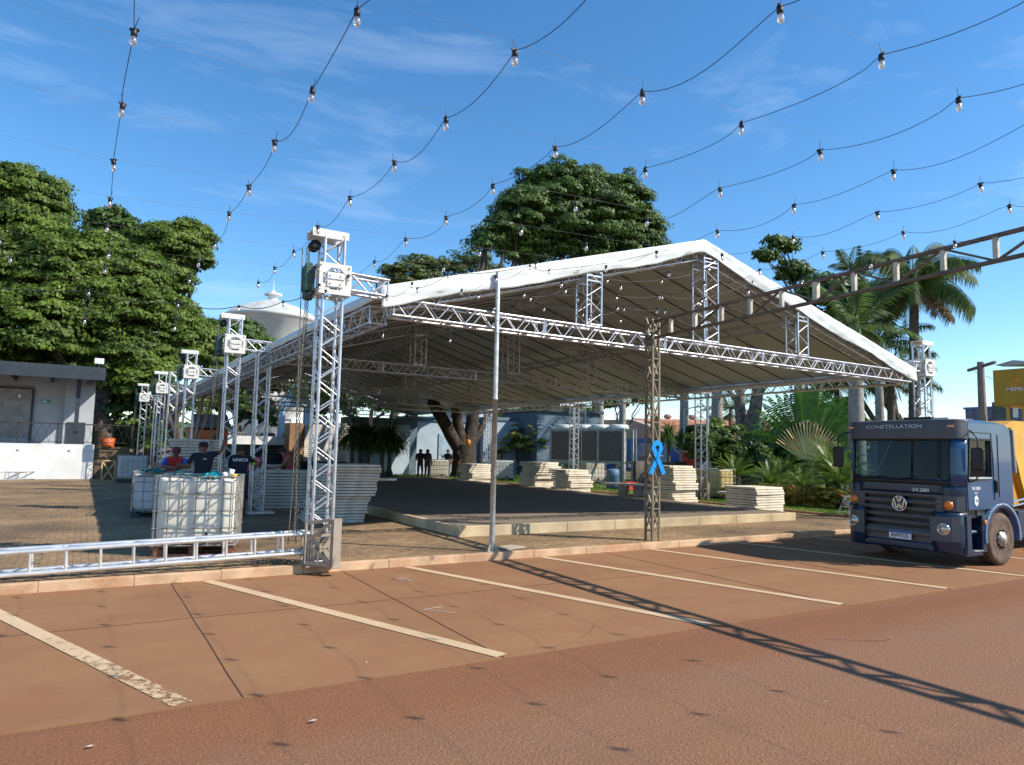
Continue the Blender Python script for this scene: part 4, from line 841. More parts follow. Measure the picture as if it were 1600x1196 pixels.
# ================= WATER CONTAINERS =================
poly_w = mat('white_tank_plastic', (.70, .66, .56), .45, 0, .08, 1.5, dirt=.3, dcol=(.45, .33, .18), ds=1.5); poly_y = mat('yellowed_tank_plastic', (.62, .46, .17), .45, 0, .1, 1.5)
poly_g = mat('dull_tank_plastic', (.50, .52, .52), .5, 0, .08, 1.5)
cagem = mat('cage_steel', (.34, .35, .33), .5, .4, .2, 8, dirt=.6, dcol=(.3, .12, .04), ds=6); palr = mat('rusty_pallet', (.22, .09, .05), .8, 0, .2, 5, bump=.3); palb = mat('dark_pallet', (.04, .05, .06), .8); waterm = mat('water', (.05, .07, .05), .05)
cyan = mat('cyan_cloth', (.0, .34, .38), .7, 0, .15, 8); teal = mat('teal_hose', (.0, .12, .10), .6)
def container(px_, name_label, W=1.15, D=1.0, H=1.16, pm=poly_w, pal=palr, rz=0, cols=6, rows=5, open_top=True, label_sheet=False):
    r = empty('water_container', (px_[0], px_[1], .12), name_label, 'water container', 'caged plastic water containers used as ballast', rz)
    z0 = .16
    mb = MB()
    for s in (-1, 0, 1):
        mb.box((0, s*(D/2-.05), .012), (W, .09, .022)); mb.box((s*(W/2-.06), 0, .125), (.11, D, .03))
        for s2 in (-1, 0, 1): mb.box((s2*(W/2-.09), s*(D/2-.05), .066), (.13, .085, .086))
    mb.box((0, 0, .145), (W, D, .012)); mb.build('pallet', pal, r)
    mb = MB(); w2, d2 = W/2-.035, D/2-.035   # bulged bottle with rounded edges and vertical ribs
    def ring(z, ins, n=44):
        pts = []
        for k in range(n):
            a = 2*math.pi*k/n; ca, sa = math.cos(a), math.sin(a); e = .16; 
            x = (w2-ins)*math.copysign(abs(ca)**e, ca); y = (d2-ins)*math.copysign(abs(sa)**e, sa); f = 1; pts.append((x*f, y*f, z))
        return pts
    zs = [(z0+.0, .06), (z0+.04, .012), (z0+.2, .0), (z0+.24, .008), (z0+.28, 0), (z0+.46, 0), (z0+.50, .008), (z0+.54, 0), (z0+.72, 0), (z0+.76, .008), (z0+.80, 0), (H-.10, 0), (H-.05, .012), (H-.025, .04)]
    n = 44; vs = []; [vs.extend(ring(z, i, n)) for z, i in zs]
    mb.add(vs, [(i*n+k, i*n+(k+1) % n, (i+1)*n+(k+1) % n, (i+1)*n+k) for i in range(len(zs)-1) for k in range(n)], True)
    if not open_top: mb.add(vs[-n:], [tuple(range(n))])
    bt = mb.build('bottle', pm, r, solid=.008 if open_top else 0)
    if open_top: mb = MB(); mb.box((0, 0, H-.16), (2*w2-.06, 2*d2-.06, .01)); mb.build('water', waterm, r)
    mb = MB(); W2, D2 = W/2, D/2
    for s in (-1, 1):
        for i in range(cols+1):
            x = -W2+.02+(W-.04)*i/cols; mb.tube((x, s*D2, .14), (x, s*D2, H), .0085, 5, caps=False)
        for i in range(cols):
            y = -D2+.02+(D-.04)*i/(cols-1); mb.tube((s*W2, y, .14), (s*W2, y, H), .0085, 5, caps=False)
        for j in range(rows):
            z = .16+(H-.16)*j/(rows-1); rr = .011 if j in (0, rows-1) else .009
            mb.tube((-W2, s*(D2+.008), z), (W2, s*(D2+.008), z), rr, 5); mb.tube((s*(W2+.008), -D2, z), (s*(W2+.008), D2, z), rr, 5)
    mb.build('cage', cagem, r)
    mb = MB(); mb.lathe([(.05, 0), (.05, .05), (.03, .05), (.03, .09)], (.18, -D/2+.06, z0+.08), (0, -1, 0), 12); mb.box((.18, -D/2-.02, z0+.15), (.03, .03, .12)); mb.build('valve', black, r)
    if label_sheet:
        q = MB(); q.box((W2-.026, -.12, .66), (.006, .36, .48)); s_ = q.build('label_sheet', platew, r); q = MB()
        for (y, z, sy, sz) in ((-.2, .82, .12, .08), (-.02, .80, .10, .12), (-.12, .64, .16, .03), (-.19, .55, .10, .07), (-.03, .5, .12, .10)): q.box((W2-.020, y, z), (.004, sy, sz))
        q.build('label_print', mat('label_grey', (.25, .3, .33), .6), s_)
    return r
c1 = container((1.72, 12.62), 'nearest white caged water container with cyan cloth and a cup on its open top', 1.20, 1.02, 1.22, rz=-.27, label_sheet=True)
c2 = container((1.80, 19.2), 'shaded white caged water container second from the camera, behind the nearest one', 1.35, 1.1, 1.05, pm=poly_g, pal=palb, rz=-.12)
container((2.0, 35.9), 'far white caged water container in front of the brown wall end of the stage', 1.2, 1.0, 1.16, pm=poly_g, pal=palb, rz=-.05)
container((20.9, 19.6), 'yellow and white caged water container beside the cycads on the lawn edge', 1.25, 1.05, 1.18, pm=poly_y, pal=palb, rz=-.15)
container((24.1, 31.4), 'white caged water container under the bare condenser rack right of centre', 1.2, 1.0, 1.16, rz=-.2)
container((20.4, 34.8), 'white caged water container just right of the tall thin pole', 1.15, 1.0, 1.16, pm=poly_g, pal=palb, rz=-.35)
container((17.6, 37.3), 'dark barred water container between the standing men far under the tent', 1.15, 1.0, 1.12, pm=poly_w, pal=palb, rz=-.35, cols=7)
# cloth, cup and hose on the nearest container
top = (1.72, 12.62, .12+1.22)
def cloth(cx, cy, cz, r, m, name, lab, cat, sq=.5):
    mb = MB(); mb.grid(lambda u, v: (cx+u*r*(1+.2*math.sin(v*5)), cy+v*r*sq, cz+.035*math.sin(u*5+v*3)+.05*(1-u*u)*(1-v*v)-.0), [i/8-1 for i in range(17)], [i/5-1 for i in range(11)]); return tag(mb.build(name, m, solid=.006), lab, cat)
cloth(1.80, 12.16, 1.345, .13, cyan, 'cloth', 'bright cyan cloth bundled on the rim of the nearest container', 'cloth', .6)
mb = MB(); mb.lathe([(.03, 0), (.045, .12), (.04, .12), (.028, .01)], (2.06, 12.10, 1.34), (.25, 0, 1), 12); mb.lathe([(.035, 0), (.05, .02), (.04, .07), (.0, .08)], (1.98, 12.12, 1.335), n=10); tag(mb.build('cup', platew, solid=.003), 'white crumpled cup on the rim of the nearest container', 'cup')
mb = MB(); mb.lathe([(.04, 0), (.05, .03), (.03, .05), (0, .055)], (2.12, 12.08, 1.335), n=10); tag(mb.build('glove', mat('yellow_glove', (.65, .45, .05), .7)), 'small yellow glove beside the white cup on the container rim', 'glove')
mb = MB(); mb.path([(1.25, 12.3, 1.36), (1.32, 12.25, 1.42), (1.42, 12.22, 1.36), (1.6, 12.15, 1.35), (1.9, 12.12, 1.30), (2.05, 12.3, 1.2)], .014, 6); tag(mb.build('hose', teal), 'thin teal hose lying over the rim of the nearest container', 'hose')
cloth(1.50, 18.72, 1.19, .24, teal, 'cloth', 'dark teal cloth draped on the shaded second container', 'cloth', .5)
# ================= PANEL STACKS =================
pan_w = mat('cream_panel', (.74, .66, .52), .8, 0, .1, 2, isl=False, dirt=.3, dcol=(.35, .26, .16), ds=3); pan_g = mat('grey_panel', (.56, .51, .43), .8, 0, .1, 3, dirt=.6, dcol=(.16, .11, .08), ds=2.5)
core = mat('panel_core', (.30, .26, .20), .9)
def stack(x, y, W, D, H, n, m, lab, rz=0, jit=.03, bias=None, grp='stacks of floor panels'):
    r = empty('panel_stack', (x, y, .12), lab, 'panel stack', grp, rz)
    t_ = H/n; rs = random.Random(int(x*100+y*10)); run = [0, 0]
    me = None
    for k in range(n):
        if me is None:
            q = MB(); e = t_*.80; q.box((0, 0, e/2), (W, D, e)); p = q.build('panel', m, r, bevel=.006)
            p0 = p; me = 1
        else: p = p0.copy(); COL.objects.link(p); p.parent = r
        if k % 3 == 0: run = [rs.gauss(0, jit), rs.gauss(0, jit)]
        bx_ = bias(k/n) if bias else 0
        p.location = (run[0]+rs.gauss(0, jit*.35)+bx_, run[1]+rs.gauss(0, jit*.35), k*t_); p.rotation_euler = (rs.gauss(0, .002), rs.gauss(0, .003), rs.gauss(0, jit*.25))
    q = MB()
    for k in range(0, n-1):
        for sx in (-.3, .3): q.box((sx*W+(bias(k/n) if bias else 0), 0, (k+.9)*t_), (.08, D*.86, t_*.20))
    q.build('spacer', core, r); return r
stack(5.2, 16.75, 1.3, 1.25, 1.34, 20, pan_g, 'tall grey panel stack right behind the corner tower, wider at its top', -.14, .05, lambda f: .32*f if f > .25 else .0)
stack(5.1, 21.0, 1.6, 1.3, 1.05, 12, pan_g, 'low grey panel stack between the near tower and its chains', -.25, .03)
stack(5.0, 25.0, 1.7, 1.3, 1.10, 12, pan_g, 'grey panel stack further back behind the plain truss leg', -.25, .03)
stack(3.3, 25.8, 1.6, 1.2, 1.9, 20, pan_g, 'higher grey panel stack seen between the two men at the towers', -.2, .04)
stack(17.35, 32.4, 1.25, 1.2, 1.02, 11, pan_w, 'cream panel stack left of the tall thin pole by the big trunk', .06, .042)
stack(17.35, 26.4, 1.25, 1.2, 1.26, 14, pan_w, 'taller of the two neighbouring cream panel stacks right of the pole', .06, .042)
stack(17.55, 24.3, 1.2, 1.15, 1.0, 11, pan_w, 'lower of the two neighbouring cream panel stacks right of the pole', .06, .042)
stack(17.9, 18.65, 1.15, 1.15, 1.33, 16, pan_w, 'tall cream panel stack right beside the post with the blue ribbon', .06, .042)
stack(18.0, 15.25, 1.35, 1.15, .78, 10, pan_w, 'low wide cream panel stack nearest the lawn and truck', .06, .042)
# loose plank sticking out of the near stack, and long crate of ribbed boards
mb = MB(); mb.box((6.0, 16.2, 1.10), (1.0, .22, .05), -.05); tag(mb.build('plank', pan_g, bevel=.004), 'loose grey plank sticking out of the tall grey panel stack', 'plank')
A = atY(452, 662, 48); B = atY(545, 722, 48)
cr = empty('board_crate', (A.x, 48, .12), 'big raised block of pale ribbed boards with a brown end on a dark trailer', 'board stack'); W_ = B.x-A.x; z0_ = B.z-.12; z1_ = A.z-.12; n_ = 19
q = MB()
for k in range(n_): q.box((W_*.62+random.uniform(-.02, .02), .6, z0_+(z1_-z0_)*(k+.5)/n_), (W_*.76, 1.6, (z1_-z0_)/n_*.84))
q.build('ribbed_boards', mat('pale_boards', (.72, .66, .54), .85, 0, .1, 2, dirt=.3), cr)
q = MB(); q.box((W_*.11, .5, (z0_+z1_)/2), (W_*.22, 1.5, z1_-z0_+.1)); q.build('end_board', mat('brown_board', (.30, .17, .08), .8), cr)
q = MB(); q.box((W_*.5, .6, z0_-.12), (W_*1.05, 1.7, .2))
for x in (.1, W_-.1):
    for y in (.0, 1.3): q.box((x, y, z0_/2), (.14, .14, z0_-.1))
q.build('trailer_bed', dark_steel, cr)
# ================= CONCRETE BENCHES =================
conc = mat('bench_concrete', (.30, .29, .28), .8, 0, .15, 4, bump=.3); conct = mat('bench_top', (.48, .45, .42), .75, 0, .1, 4)
def bench(x, y, rz, lab, Ln=2.4):
    r = empty('concrete_bench', (x, y, .13), lab, 'bench', 'concrete benches along the lawn edge', rz); q = MB(); q.box((0, 0, .46), (Ln, .42, .08)); q.build('seat', conct, r, bevel=.015)
    for s in (-.32, .32): q = MB(); q.prism([(-.16+s*1, 0), (.16+s*1, 0), (.20+s*1, .42), (-.20+s*1, .42)], -.14, .14); q.build('leg', conc, r, bevel=.01)
bench(18.85, 22.0, -1.05, 'long white topped concrete bench left of the ribbon post'); bench(18.75, 16.3, -1.2, 'dark concrete bench partly behind the low cream stack', 1.6); bench(19.0, 28.9, -.6, 'concrete bench beside the taller cream stack left of the condenser rack', 1.3)
# folded ladder by the truck
q = MB(); p = G(1325, 808, .14); 
for (a, b_) in (((0, 0, 0), (.35, .1, .55)), ((.0, .35, 0), (.35, .32, .55)), ((.35, .1, .55), (.75, 0, 0)), ((.35, .32, .55), (.75, .4, 0))): q.bar(a, b_, .04, .03)
for k in range(1, 4): f = k/4; q.bar((.35*f, .1*f, .55*f), (.35*f, .35-.03*f, .55*f), .05, .02)
q.box((.36, .2, .57), (.2, .3, .03)); q.ball((.4, .2, .35), (.2, .16, .12)); o = q.build('step_ladder', alu, loc=(p.x, p.y, .135)); tag(o, 'small metal step ladder with a bundle on the grass beside the truck front', 'ladder')
mb = MB(); A = G(1210, 798, .16); mb.path([A, G(1260, 806, .15), G(1300, 807, .2), G(1335, 805, .25)], .015, 5); tag(mb.build('black_hose', black), 'black hose running over the grass towards the step ladder', 'hose')
# ================= STAGE BUILDING (left) =================
wallw = mat('white_wall', (.70, .71, .68), .85, 0, .05, 1, dirt=.25, dcol=(.4, .34, .26), ds=.7); wallg = mat('light_grey_wall', (.38, .40, .42), .85, 0, .05, 1); wallb = mat('taupe_panel', (.30, .27, .25), .85); darkw = mat('charcoal_fascia', (.026, .036, .047), .6); brownw = mat('brown_wall', (.15, .10, .06), .85, 0, .15)
sx, sy = 1.02, 38.6
st = empty('stage_building', (sx, sy, .12), 'white walled open stage building with flat charcoal canopy at the far left', 'building'); of = (sx, sy, .12)
MB().bx(-24, sx, sy, sy+.25, .12, 1.72).build('front_wall', wallw, st, of)
MB().bx(-24, sx, sy+.25, sy+7, .12, 1.70).build('stage_floor', wallg, st, of)
q = MB(); q.bx(-24, -.35, sy+3.5, sy+3.75, 1.7, 5.0); q.bx(-.35, sx-.1, sy+3.2, sy+3.75, 1.7, 5.0); q.build('back_wall', wallg, st, of)
q = MB(); q.bx(-24, -1.75, sy+3.42, sy+3.497, 2.0, 4.35); q.build('screen_panel', wallb, st, of)
q = MB(); q.bx(-1.75, -1.65, sy+3.38, sy+3.497, 1.72, 4.4); q.bx(-24, -1.75, sy+3.38, sy+3.497, 4.35, 4.42); q.build('panel_frame', darkw, st, of)
q = MB(); q.bx(-.2, .6, sy+3.13, sy+3.198, 1.72, 2.8); q.build('door', darkw, st, of)
q = MB(); q.bx(.12, .30, sy+.35, sy+.53, 1.7, 4.75); q.build('column', darkw, st, of)
cy0 = sy-.35
q = MB(); q.bx(-24, 1.25, cy0, cy0+.08, 4.72, 5.32); q.bx(1.17, 1.25, cy0+.08, sy+7, 4.72, 5.32); q.bx(-24, 1.17, cy0+.08, sy+7, 5.2, 5.3); q.build('canopy', darkw, st, of)
q = MB()
for k in range(16): q.bx(-22+k*1.5, -21.9+k*1.5, cy0+.1, sy+6, 4.75, 5.0)
q.bx(-24, 1.1, cy0+2, cy0+2.1, 4.9, 5.15); q.build('canopy_beams', dark_steel, st, of)
exitg = mat('exit_green', (.02, .30, .18), .5); q = MB(); q.bx(-1.35, -.98, sy+3.47, sy+3.499, 3.72, 3.86); es = q.build('exit_sign', exitg, st, of); q = MB(); q.bx(-1.30, -1.12, sy+3.455, sy+3.469, 3.76, 3.82); q.build('arrow_mark', platew, es, of)
q = MB(); q.ball((-2.25, sy+3.36, 4.0), (.07, .05, .12)); q.build('wall_lamp', platew, st, of)
for x in (-5.0, -3.2, -1.9, 0.05): q = MB(); q.ball((x, sy-.02, 1.45 if x > -2 else 1.45), (.06, .05, .05)); q.build('spot_lamp', platew, st, of)
q = MB(); q.bx(1.02, 2.5, sy+.3, sy+.55, .12, 1.62); q.bx(1.9, 2.0, sy-1.0, sy+.3, .12, 1.0); tag(q.build('brown_wall', brownw), 'low brown wall continuing right of the white stage wall', 'wall')
rl = empty('railing', (-20, sy+.05, 1.72), 'thin dark metal railing with wire mesh along the stage edge', 'railing'); of = (-20, sy+.05, 1.72); Yr = sy+.05
q = MB(); q.bx(-20, 2.5, Yr-.02, Yr+.02, 2.62, 2.67); q.bx(-20, 2.5, Yr-.015, Yr+.015, 1.80, 1.83)
for k in range(16): x = -20+k*1.5; q.bx(x, x+.045, Yr-.02, Yr+.02, 1.6, 2.65)
q.build('rails', dark_steel, rl, of); q = MB()
for k in range(75):
    x = -20+k*.3
    for s in (0, 1): q.path([(x+(.3 if s else 0), Yr, 1.82), (x+.15+random.uniform(-.05, .05), Yr, 2.2+random.uniform(-.1, .1)), (x+(0 if s else .3), Yr, 2.62)], .006, 4)
q.build('wire_mesh', dark_steel, rl, of)
fl = empty('floodlight', (.95, cy0+.1, 5.32), 'white square floodlight standing on the right end of the stage canopy', 'floodlight'); q = MB(); q.box((0, 0, .3), (.38, .08, .26)); q.build('lamp_head', platew, fl, bevel=.01); q = MB(); q.box((0, 0, .1), (.05, .05, .2)); q.build('bracket', dark_steel, fl)
p = (1.55, sy+.9, 0); pot = empty('planter', (1.55, sy+.42, 1.62), 'orange planter tub behind the thin railing', 'planter'); q = MB(); q.lathe([(.25, 0), (.33, .42), (.29, .42), (.24, .1)], n=16); q.build('tub', mat('orange_plastic', (.55, .10, .02), .5), pot)
for o_n in (st, fl, pot, bpy.data.objects['brown_wall'], rl): o_n.location.x -= .5
# ================= CENTRAL WHITE BUILDING =================
bw = mat('blue_shade_wall', (.36, .44, .51), .85, 0, .06, 1, dirt=.15, dcol=(.3, .33, .35)); bd_ = mat('slate_wall', (.10, .15, .19), .8); gl_d = mat('dark_glass', (.02, .03, .04), .1)  # bluish sky-lit shade of the white walls is put into bw's colour
of = (14.5, 43, .12); bb = empty('white_annex_building', of, 'low shade-tinted white building with slate band seen under the tent behind the big trunk', 'building')
q = MB(); q.bx(14.3, 18.2, 43, 43.3, .12, 3.35); q.bx(18.2, 23.8, 44.2, 44.5, .12, 3.7); q.bx(23.8, 30.5, 43.0, 43.3, .12, 3.9); q.bx(18.0, 18.2, 43.3, 44.2, .12, 3.7); q.bx(23.6, 23.8, 43, 44.2, .12, 3.7); q.build('wall', bw, bb, of)
q = MB(); q.bx(14.2, 18.35, 42.9, 45, 3.35, 3.75); q.bx(18.35, 24.0, 44.1, 46, 3.7, 4.0); q.bx(24.0, 31, 42.9, 46, 3.9, 4.15); q.build('roof_band', bd_, bb, of)
q = MB(); q.bx(15.0, 15.55, 42.6, 43.0, .12, 3.74); q.bx(18.45, 19.0, 43.7, 44.2, .12, 3.69); q.bx(23.2, 23.6, 43.4, 44.1, .12, 3.69); q.build('pier', bd_, bb, of)
q = MB(); q.bx(20.8, 22.2, 44.12, 44.198, .12, 2.9); q.build('door', mat('blue_door', (.28, .38, .46), .6), bb, of)
for x_ in (24.5, 26.3): q = MB(); q.bx(x_, x_+.6, 42.9, 42.998, 1.2, 1.9); q.build('wall_box', gl_d, bb, of)
of = (26.6, 40.5, .12); ds = empty('dark_kiosk_building', of, 'dark slate block building right of the tall pole behind the yellow-green bush', 'building')
q = MB(); q.bx(26.4, 31.8, 40.5, 45, .12, 4.55); q.build('wall', bd_, ds, of); q = MB(); q.bx(26.2, 32, 40.3, 45.2, 4.55, 4.75); q.build('roof', darkw, ds, of)
q = MB(); q.bx(28.2, 29.0, 40.42, 40.498, .12, 2.4); q.build('door', gl_d, ds, of)
tl = empty('wall_lamp_post', (15.3, 42.4, .12), 'short white cylinder lamp standing above the annex roof edge', 'lamp'); q = MB(); q.lathe([(.12, 0), (.12, 4.0), (.05, 4.1), (.05, 4.2), (0, 4.22)], n=10); q.build('post', wallw, tl)
orb = mat('orange_globe', (.6, .2, .02), .5)
p = atY(732, 692, 36.5); ob = empty('orange_ball', p, 'small orange ball hanging from a far truss mast', 'ball'); q = MB(); q.ball((0, 0, 0), (.16, .16, .22)); q.lathe([(.02, .2), (.02, .5)], n=6); q.build('ball', orb, ob)
# grey hall with pitched roof behind
of = (37, 62, .12); q = MB(); hall = empty('grey_hall', of, 'pale grey gabled hall behind the dark block, between tree trunks', 'building')
q.prism([(33, .12), (52, .12), (52, 4.5), (43, 8.0), (33, 6.5)], 62, 70); q.build('wall', mat('hall_grey', (.48, .5, .54), .8), hall, of); q = MB(); q.bx(36, 37.5, 61.93, 61.998, 4.6, 6.); q.bx(33, 36, 61.9, 61.998, 5.6, 5.9); q.build('window', gl_d, hall, of)
# ================= SUPERMARKET =================
beige = mat('beige_render', (.42, .31, .24), .85, 0, .06, .6); mblue = mat('market_blue', (.012, .10, .32), .6, 0, .05, 1); terr = mat('terracotta_roof', (.52, .21, .11), .8, 0, .15, 3, bump=.4, bs=12); orng = mat('orange_stripe', (.5, .2, .08), .8)
of = (48, 50, .12); mk = empty('supermarket_building', of, 'long beige and blue building with orange stripes and terracotta roof in the background', 'building')
q = MB(); q.bx(48, 70, 57, 82, 3.3, 5.3); q.prism([(49, 3.3), (57, 3.3), (57, 5.25), (56.0, 5.25)], 48, 49, 'YZ'); q.build('upper_wall', beige, mk, of)
q = MB(); q.bx(47.94, 70, 22, 82, .12, 3.3); q.build('lower_wall', mblue, mk, of)
q = MB(); 
for y in (52, 61, 70): q.bx(47.86, 47.999, y, y+1.0, 3.3, 5.78)
q.build('orange_pilaster', orng, mk, of)
q = MB(); q.add([(48.6, 33, 2.5), (48.6, 49, 3.3), (50, 56, 5.2), (62, 72, 6.35), (62, 40, 4.9)], [(0, 1, 2, 3, 4)]); q.build('terracotta_roof', terr, mk, of, solid=.1)
q = MB()
for k in range(9): y = 42+k*3.2+.6*math.sin(k*2); z = 4.7+(y-40)*.045; q.lathe([(.25, 0), (.25, .3), (.48, .4), (.5, .6), (.35, .8), (0, .85)], (61.5, y, z), n=10)
q.build('roof_vent', mat('vent_rust', (.3, .2, .16), .7), mk, of)
q = MB(); q.bx(47.84, 47.93, 50.5, 55, 1.0, 2.8); bn = q.build('banner', mat('banner_pale', (.3, .36, .48), .7, 0, .3, 1.2), mk, of)
q = MB(); q.bx(47.83, 47.93, 58, 60, .9, 2.6); q.build('orange_panel', orng, mk, of)
text('wall_lettering', 'A V', 1.3, (47.92, 61.6, 2.5), (0, -1, 0), (0, 0, 1), mat('faded_letters', (.35, .4, .5), .7), mk, .01)
q = MB(); q.bx(47.86, 47.93, 38, 46, .2, 3.2); q.build('white_panel', wallw, mk, of)
of = (58, 24, .12); q = MB(); rb = empty('mauve_building', of, 'low mauve-brown building behind the utility pole at the right edge', 'building')
A = atX(1508, 640, 58); B = atX(1600, 636, 58)
q.bx(58, 66, 14, A.y, .12, A.z); q.build('wall', mat('mauve_wall', (.26, .2, .2), .85), rb, of); q = MB(); q.bx(57.9, 66, 13.9, A.y+.1, A.z, A.z+.15); q.build('parapet', mat('slate_parapet', (.2, .25, .33), .7), rb, of)
# ================= WATER TOWER =================
cw = atY(425, 500, 80); wt = empty('water_tower', (cw.x, 80, .12), 'round white concrete water tower tank with domed top rising behind the trees', 'water tower'); conw = mat('stained_white_concrete', (.86, .86, .82), .85, 0, .06, .5, dirt=.35, dcol=(.25, .24, .22), ds=.6)
zt = atY(425, 500, 80).z; R = 5.0
q = MB(); q.lathe([(2.6, 0), (2.6, zt-11), (R-.3, zt-9.5), (R-.1, zt-9), (R-.1, zt-.35), (R+.12, zt-.3), (R+.12, zt)], n=40); q.build('tank', conw, wt); q = MB(); q.lathe([(R+.12, zt-.12), (R-.6, zt+.5), (R-2, zt+1.25), (R-3.6, zt+1.8), (.6, zt+2.05)], n=40); q.build('dome', mat('dome_grey', (.5, .52, .5), .85, 0, .1, 1, dirt=.5, dcol=(.3, .3, .28)), wt)
q = MB(); q.lathe([(.55, zt+1.95), (.55, zt+2.6)], n=8); q.lathe([(.95, zt+2.6), (.95, zt+2.75)], n=16); q.lathe([(.3, zt+2.75), (.22, zt+3.1), (.03, zt+3.2), (.012, zt+4.4)], n=6); q.build('cupola', conw, wt)
# ================= BACK LEFT: KIOSK, AWNING, CHAPEL FRAME =================
A = atY(398, 682, 50); B = atY(476, 694, 50); of = (A.x, 50, .12); kk = empty('kiosk_building', of, 'flat white slab roofed kiosk with grilled windows behind the pink-shirted man', 'building')
zt = A.z; q = MB(); q.bx(A.x-3, B.x+1.5, 49, 55, zt-.55, zt); q.build('roof', wallw, kk, of); q = MB(); q.bx(A.x-2.6, B.x+1.1, 50, 54, .12, zt-.55); q.build('wall', mat('kiosk_wall', (.12, .11, .11), .85), kk, of)
for k in range(3):
    q = MB(); x0 = A.x-2+k*1.9; q.bx(x0, x0+1.4, 49.9, 49.998, 1.5, 2.7); w_ = q.build('window', gl_d, kk, of); q = MB()
    for j in range(8): q.bx(x0+.17*j+.05, x0+.17*j+.08, 49.86, 49.9, 1.5, 2.7)
    for j in range(5): q.bx(x0, x0+1.4, 49.86, 49.9, 1.55+.27*j, 1.58+.27*j)
    q.build('grille', mat('grille_pale', (.3, .3, .3), .6) if k == 0 else bpy.data.materials['grille_pale'], w_, of)
q = MB(); q.bx(A.x-2.6, B.x+1.1, 49.85, 49.94, .12, 1.35); q.build('counter', mat('counter_navy', (.02, .04, .09), .6), kk, of)
A = atY(296, 672, 40); B = atY(355, 703, 40); of = (A.x, 40, .12); aw = empty('awning_stall', of, 'stall with orange awning and pale blue top seen between the left towers', 'stall')
q = MB(); q.prism([(40.0, B.z), (40.0, B.z+1.0), (41.6, B.z+1.15), (41.6, B.z+.9)], A.x, B.x, 'YZ'); q.build('awning', mat('orange_awning', (.72, .19, .07), .6), aw, of)
q = MB(); q.prism([(40.3, B.z+1.13), (41.8, B.z+1.9), (41.8, B.z+1.13)], A.x+.3, B.x+.2, 'YZ'); q.build('blue_top', mat('pale_blue_sheet', (.25, .33, .5), .6), aw, of)
q = MB(); mx_ = (A.x+B.x)/2+.45; q.box((mx_, 39.97, B.z+.55), (.5, .03, .35)); q.build('awning_mark', mat('mark_dark', (.1, .06, .1), .6), aw, of)
q = MB()
for x in (A.x+.1, B.x-.1):
    for y in (40.1, 41.6): q.bx(x-.03, x+.03, y-.03, y+.03, .12, B.z+.9)
q.build('posts', galv, aw, of)
# white pointed frame monument
A = atY(462, 600, 58); of = (A.x, 58, .12); mo = empty('white_monument', of, 'white pointed concrete frame monument among trees behind the corner tower', 'monument')
q = MB(); zt = A.z
for x in (-1.15, .85): q.bx(A.x+x, A.x+x+.45, 58, 58.5, .12, zt-1.8)
q.prism([(A.x-1.2, zt-1.8), (A.x+1.35, zt-1.8), (A.x+1.35, zt-1.4), (A.x+.1, zt), (A.x-.1, zt), (A.x-1.2, zt-1.4)], 58, 58.5); q.bx(A.x-3.2, A.x-2.8, 58, 58.4, .12, zt-3); q.bx(A.x+2.2, A.x+2.6, 58, 58.4, .12, zt-2.5); q.build('frame', bw, mo, of)  # white frame, its blue shade painted in by the wall material
# ================= CONDENSER RACK, CARS, POLES =================
cr_ = empty('condenser_rack', (21.9, 32.2, .12), 'grey-green steel rack with four big condenser coils and round fan tops', 'cooling unit', rz=-1.07); mg = mat('rack_green_grey', (.32, .37, .34), .6, 0, .1, 4); coil = mat('coil_dark', (.12, .11, .10), .7, 0, .25, 30)
q = MB(); Ln = 4.2; 
for x in (0, Ln): 
    for y in (0, 1.3): q.box((x, y, 1.45), (.12, .12, 2.9))
for z in (2.9, 1.2): q.box((Ln/2, 0, z), (Ln+.12, .1, .12)); q.box((Ln/2, 1.3, z), (Ln+.12, .1, .12))
q.bar((Ln-.05, 0, 1.2), (Ln-1.3, 0, .1), .1, .1); q.bar((.05, 0, 1.2), (1.3, 0, .1), .1, .1); q.build('frame', mg, cr_)
for k in range(3):
    q = MB(); q.box((Ln*(k+.5)/3, 0.02, 2.05), (Ln/3-.12, .08, 1.55)); q.build('coil', coil, cr_)
    q = MB(); q.box((Ln*(k+1)/3, -.02, 2.05), (.10, .1, 1.6)); q.build('divider', mg, cr_)
for k in range(4): q = MB(); q.lathe([(.52, 0), (.55, .05), (.5, .22), (.42, .24), (.42, .1)], (Ln*(k+.5)/4, .65, 2.96), n=20); q.build('fan_housing', mat('fan_pale', (.6, .64, .6), .5) if k == 0 else bpy.data.materials['fan_pale'], cr_)
dk = mat('drum_blue', (.1, .2, .33), .6)
for i, (px, py) in enumerate(((958, 768),)): p = G(px, py, .12); q = MB(); q.lathe([(.3, 0), (.32, .05), (.3, .3), (.32, .33), (.3, .6), (.32, .63), (.3, .9), (.22, .95), (0, .95)], n=18); tag(q.build('drum', dk, loc=(p.x+1.2, p.y+1.5, .12)), ['blue drum standing right of the condenser rack legs', 'blue drum standing under the middle of the condenser rack'][i], 'drum', 'blue drums')
p = G(990, 770, .12); q = MB(); q.bx(0, 3.2, 0, .2, 0, 1.35); tag(q.build('low_wall', mat('mossy_concrete', (.12, .1, .09), .9, 0, .3, 2), loc=(p.x+1, p.y+1, .12)), 'dark mossy low concrete wall left of the ribbon post', 'wall')
q = MB(); q.prism([(-.2, 0), (.2, 0), (.28, .34), (-.28, .34)], -.22, .22); tag(q.build('red_tub', mat('red_plastic', (.55, .03, .02), .5), loc=(G(985, 772, .12).x+.4, G(985, 772, .12).y+.6, .25), bevel=.03), 'red plastic tub in front of the dark low wall', 'tub')
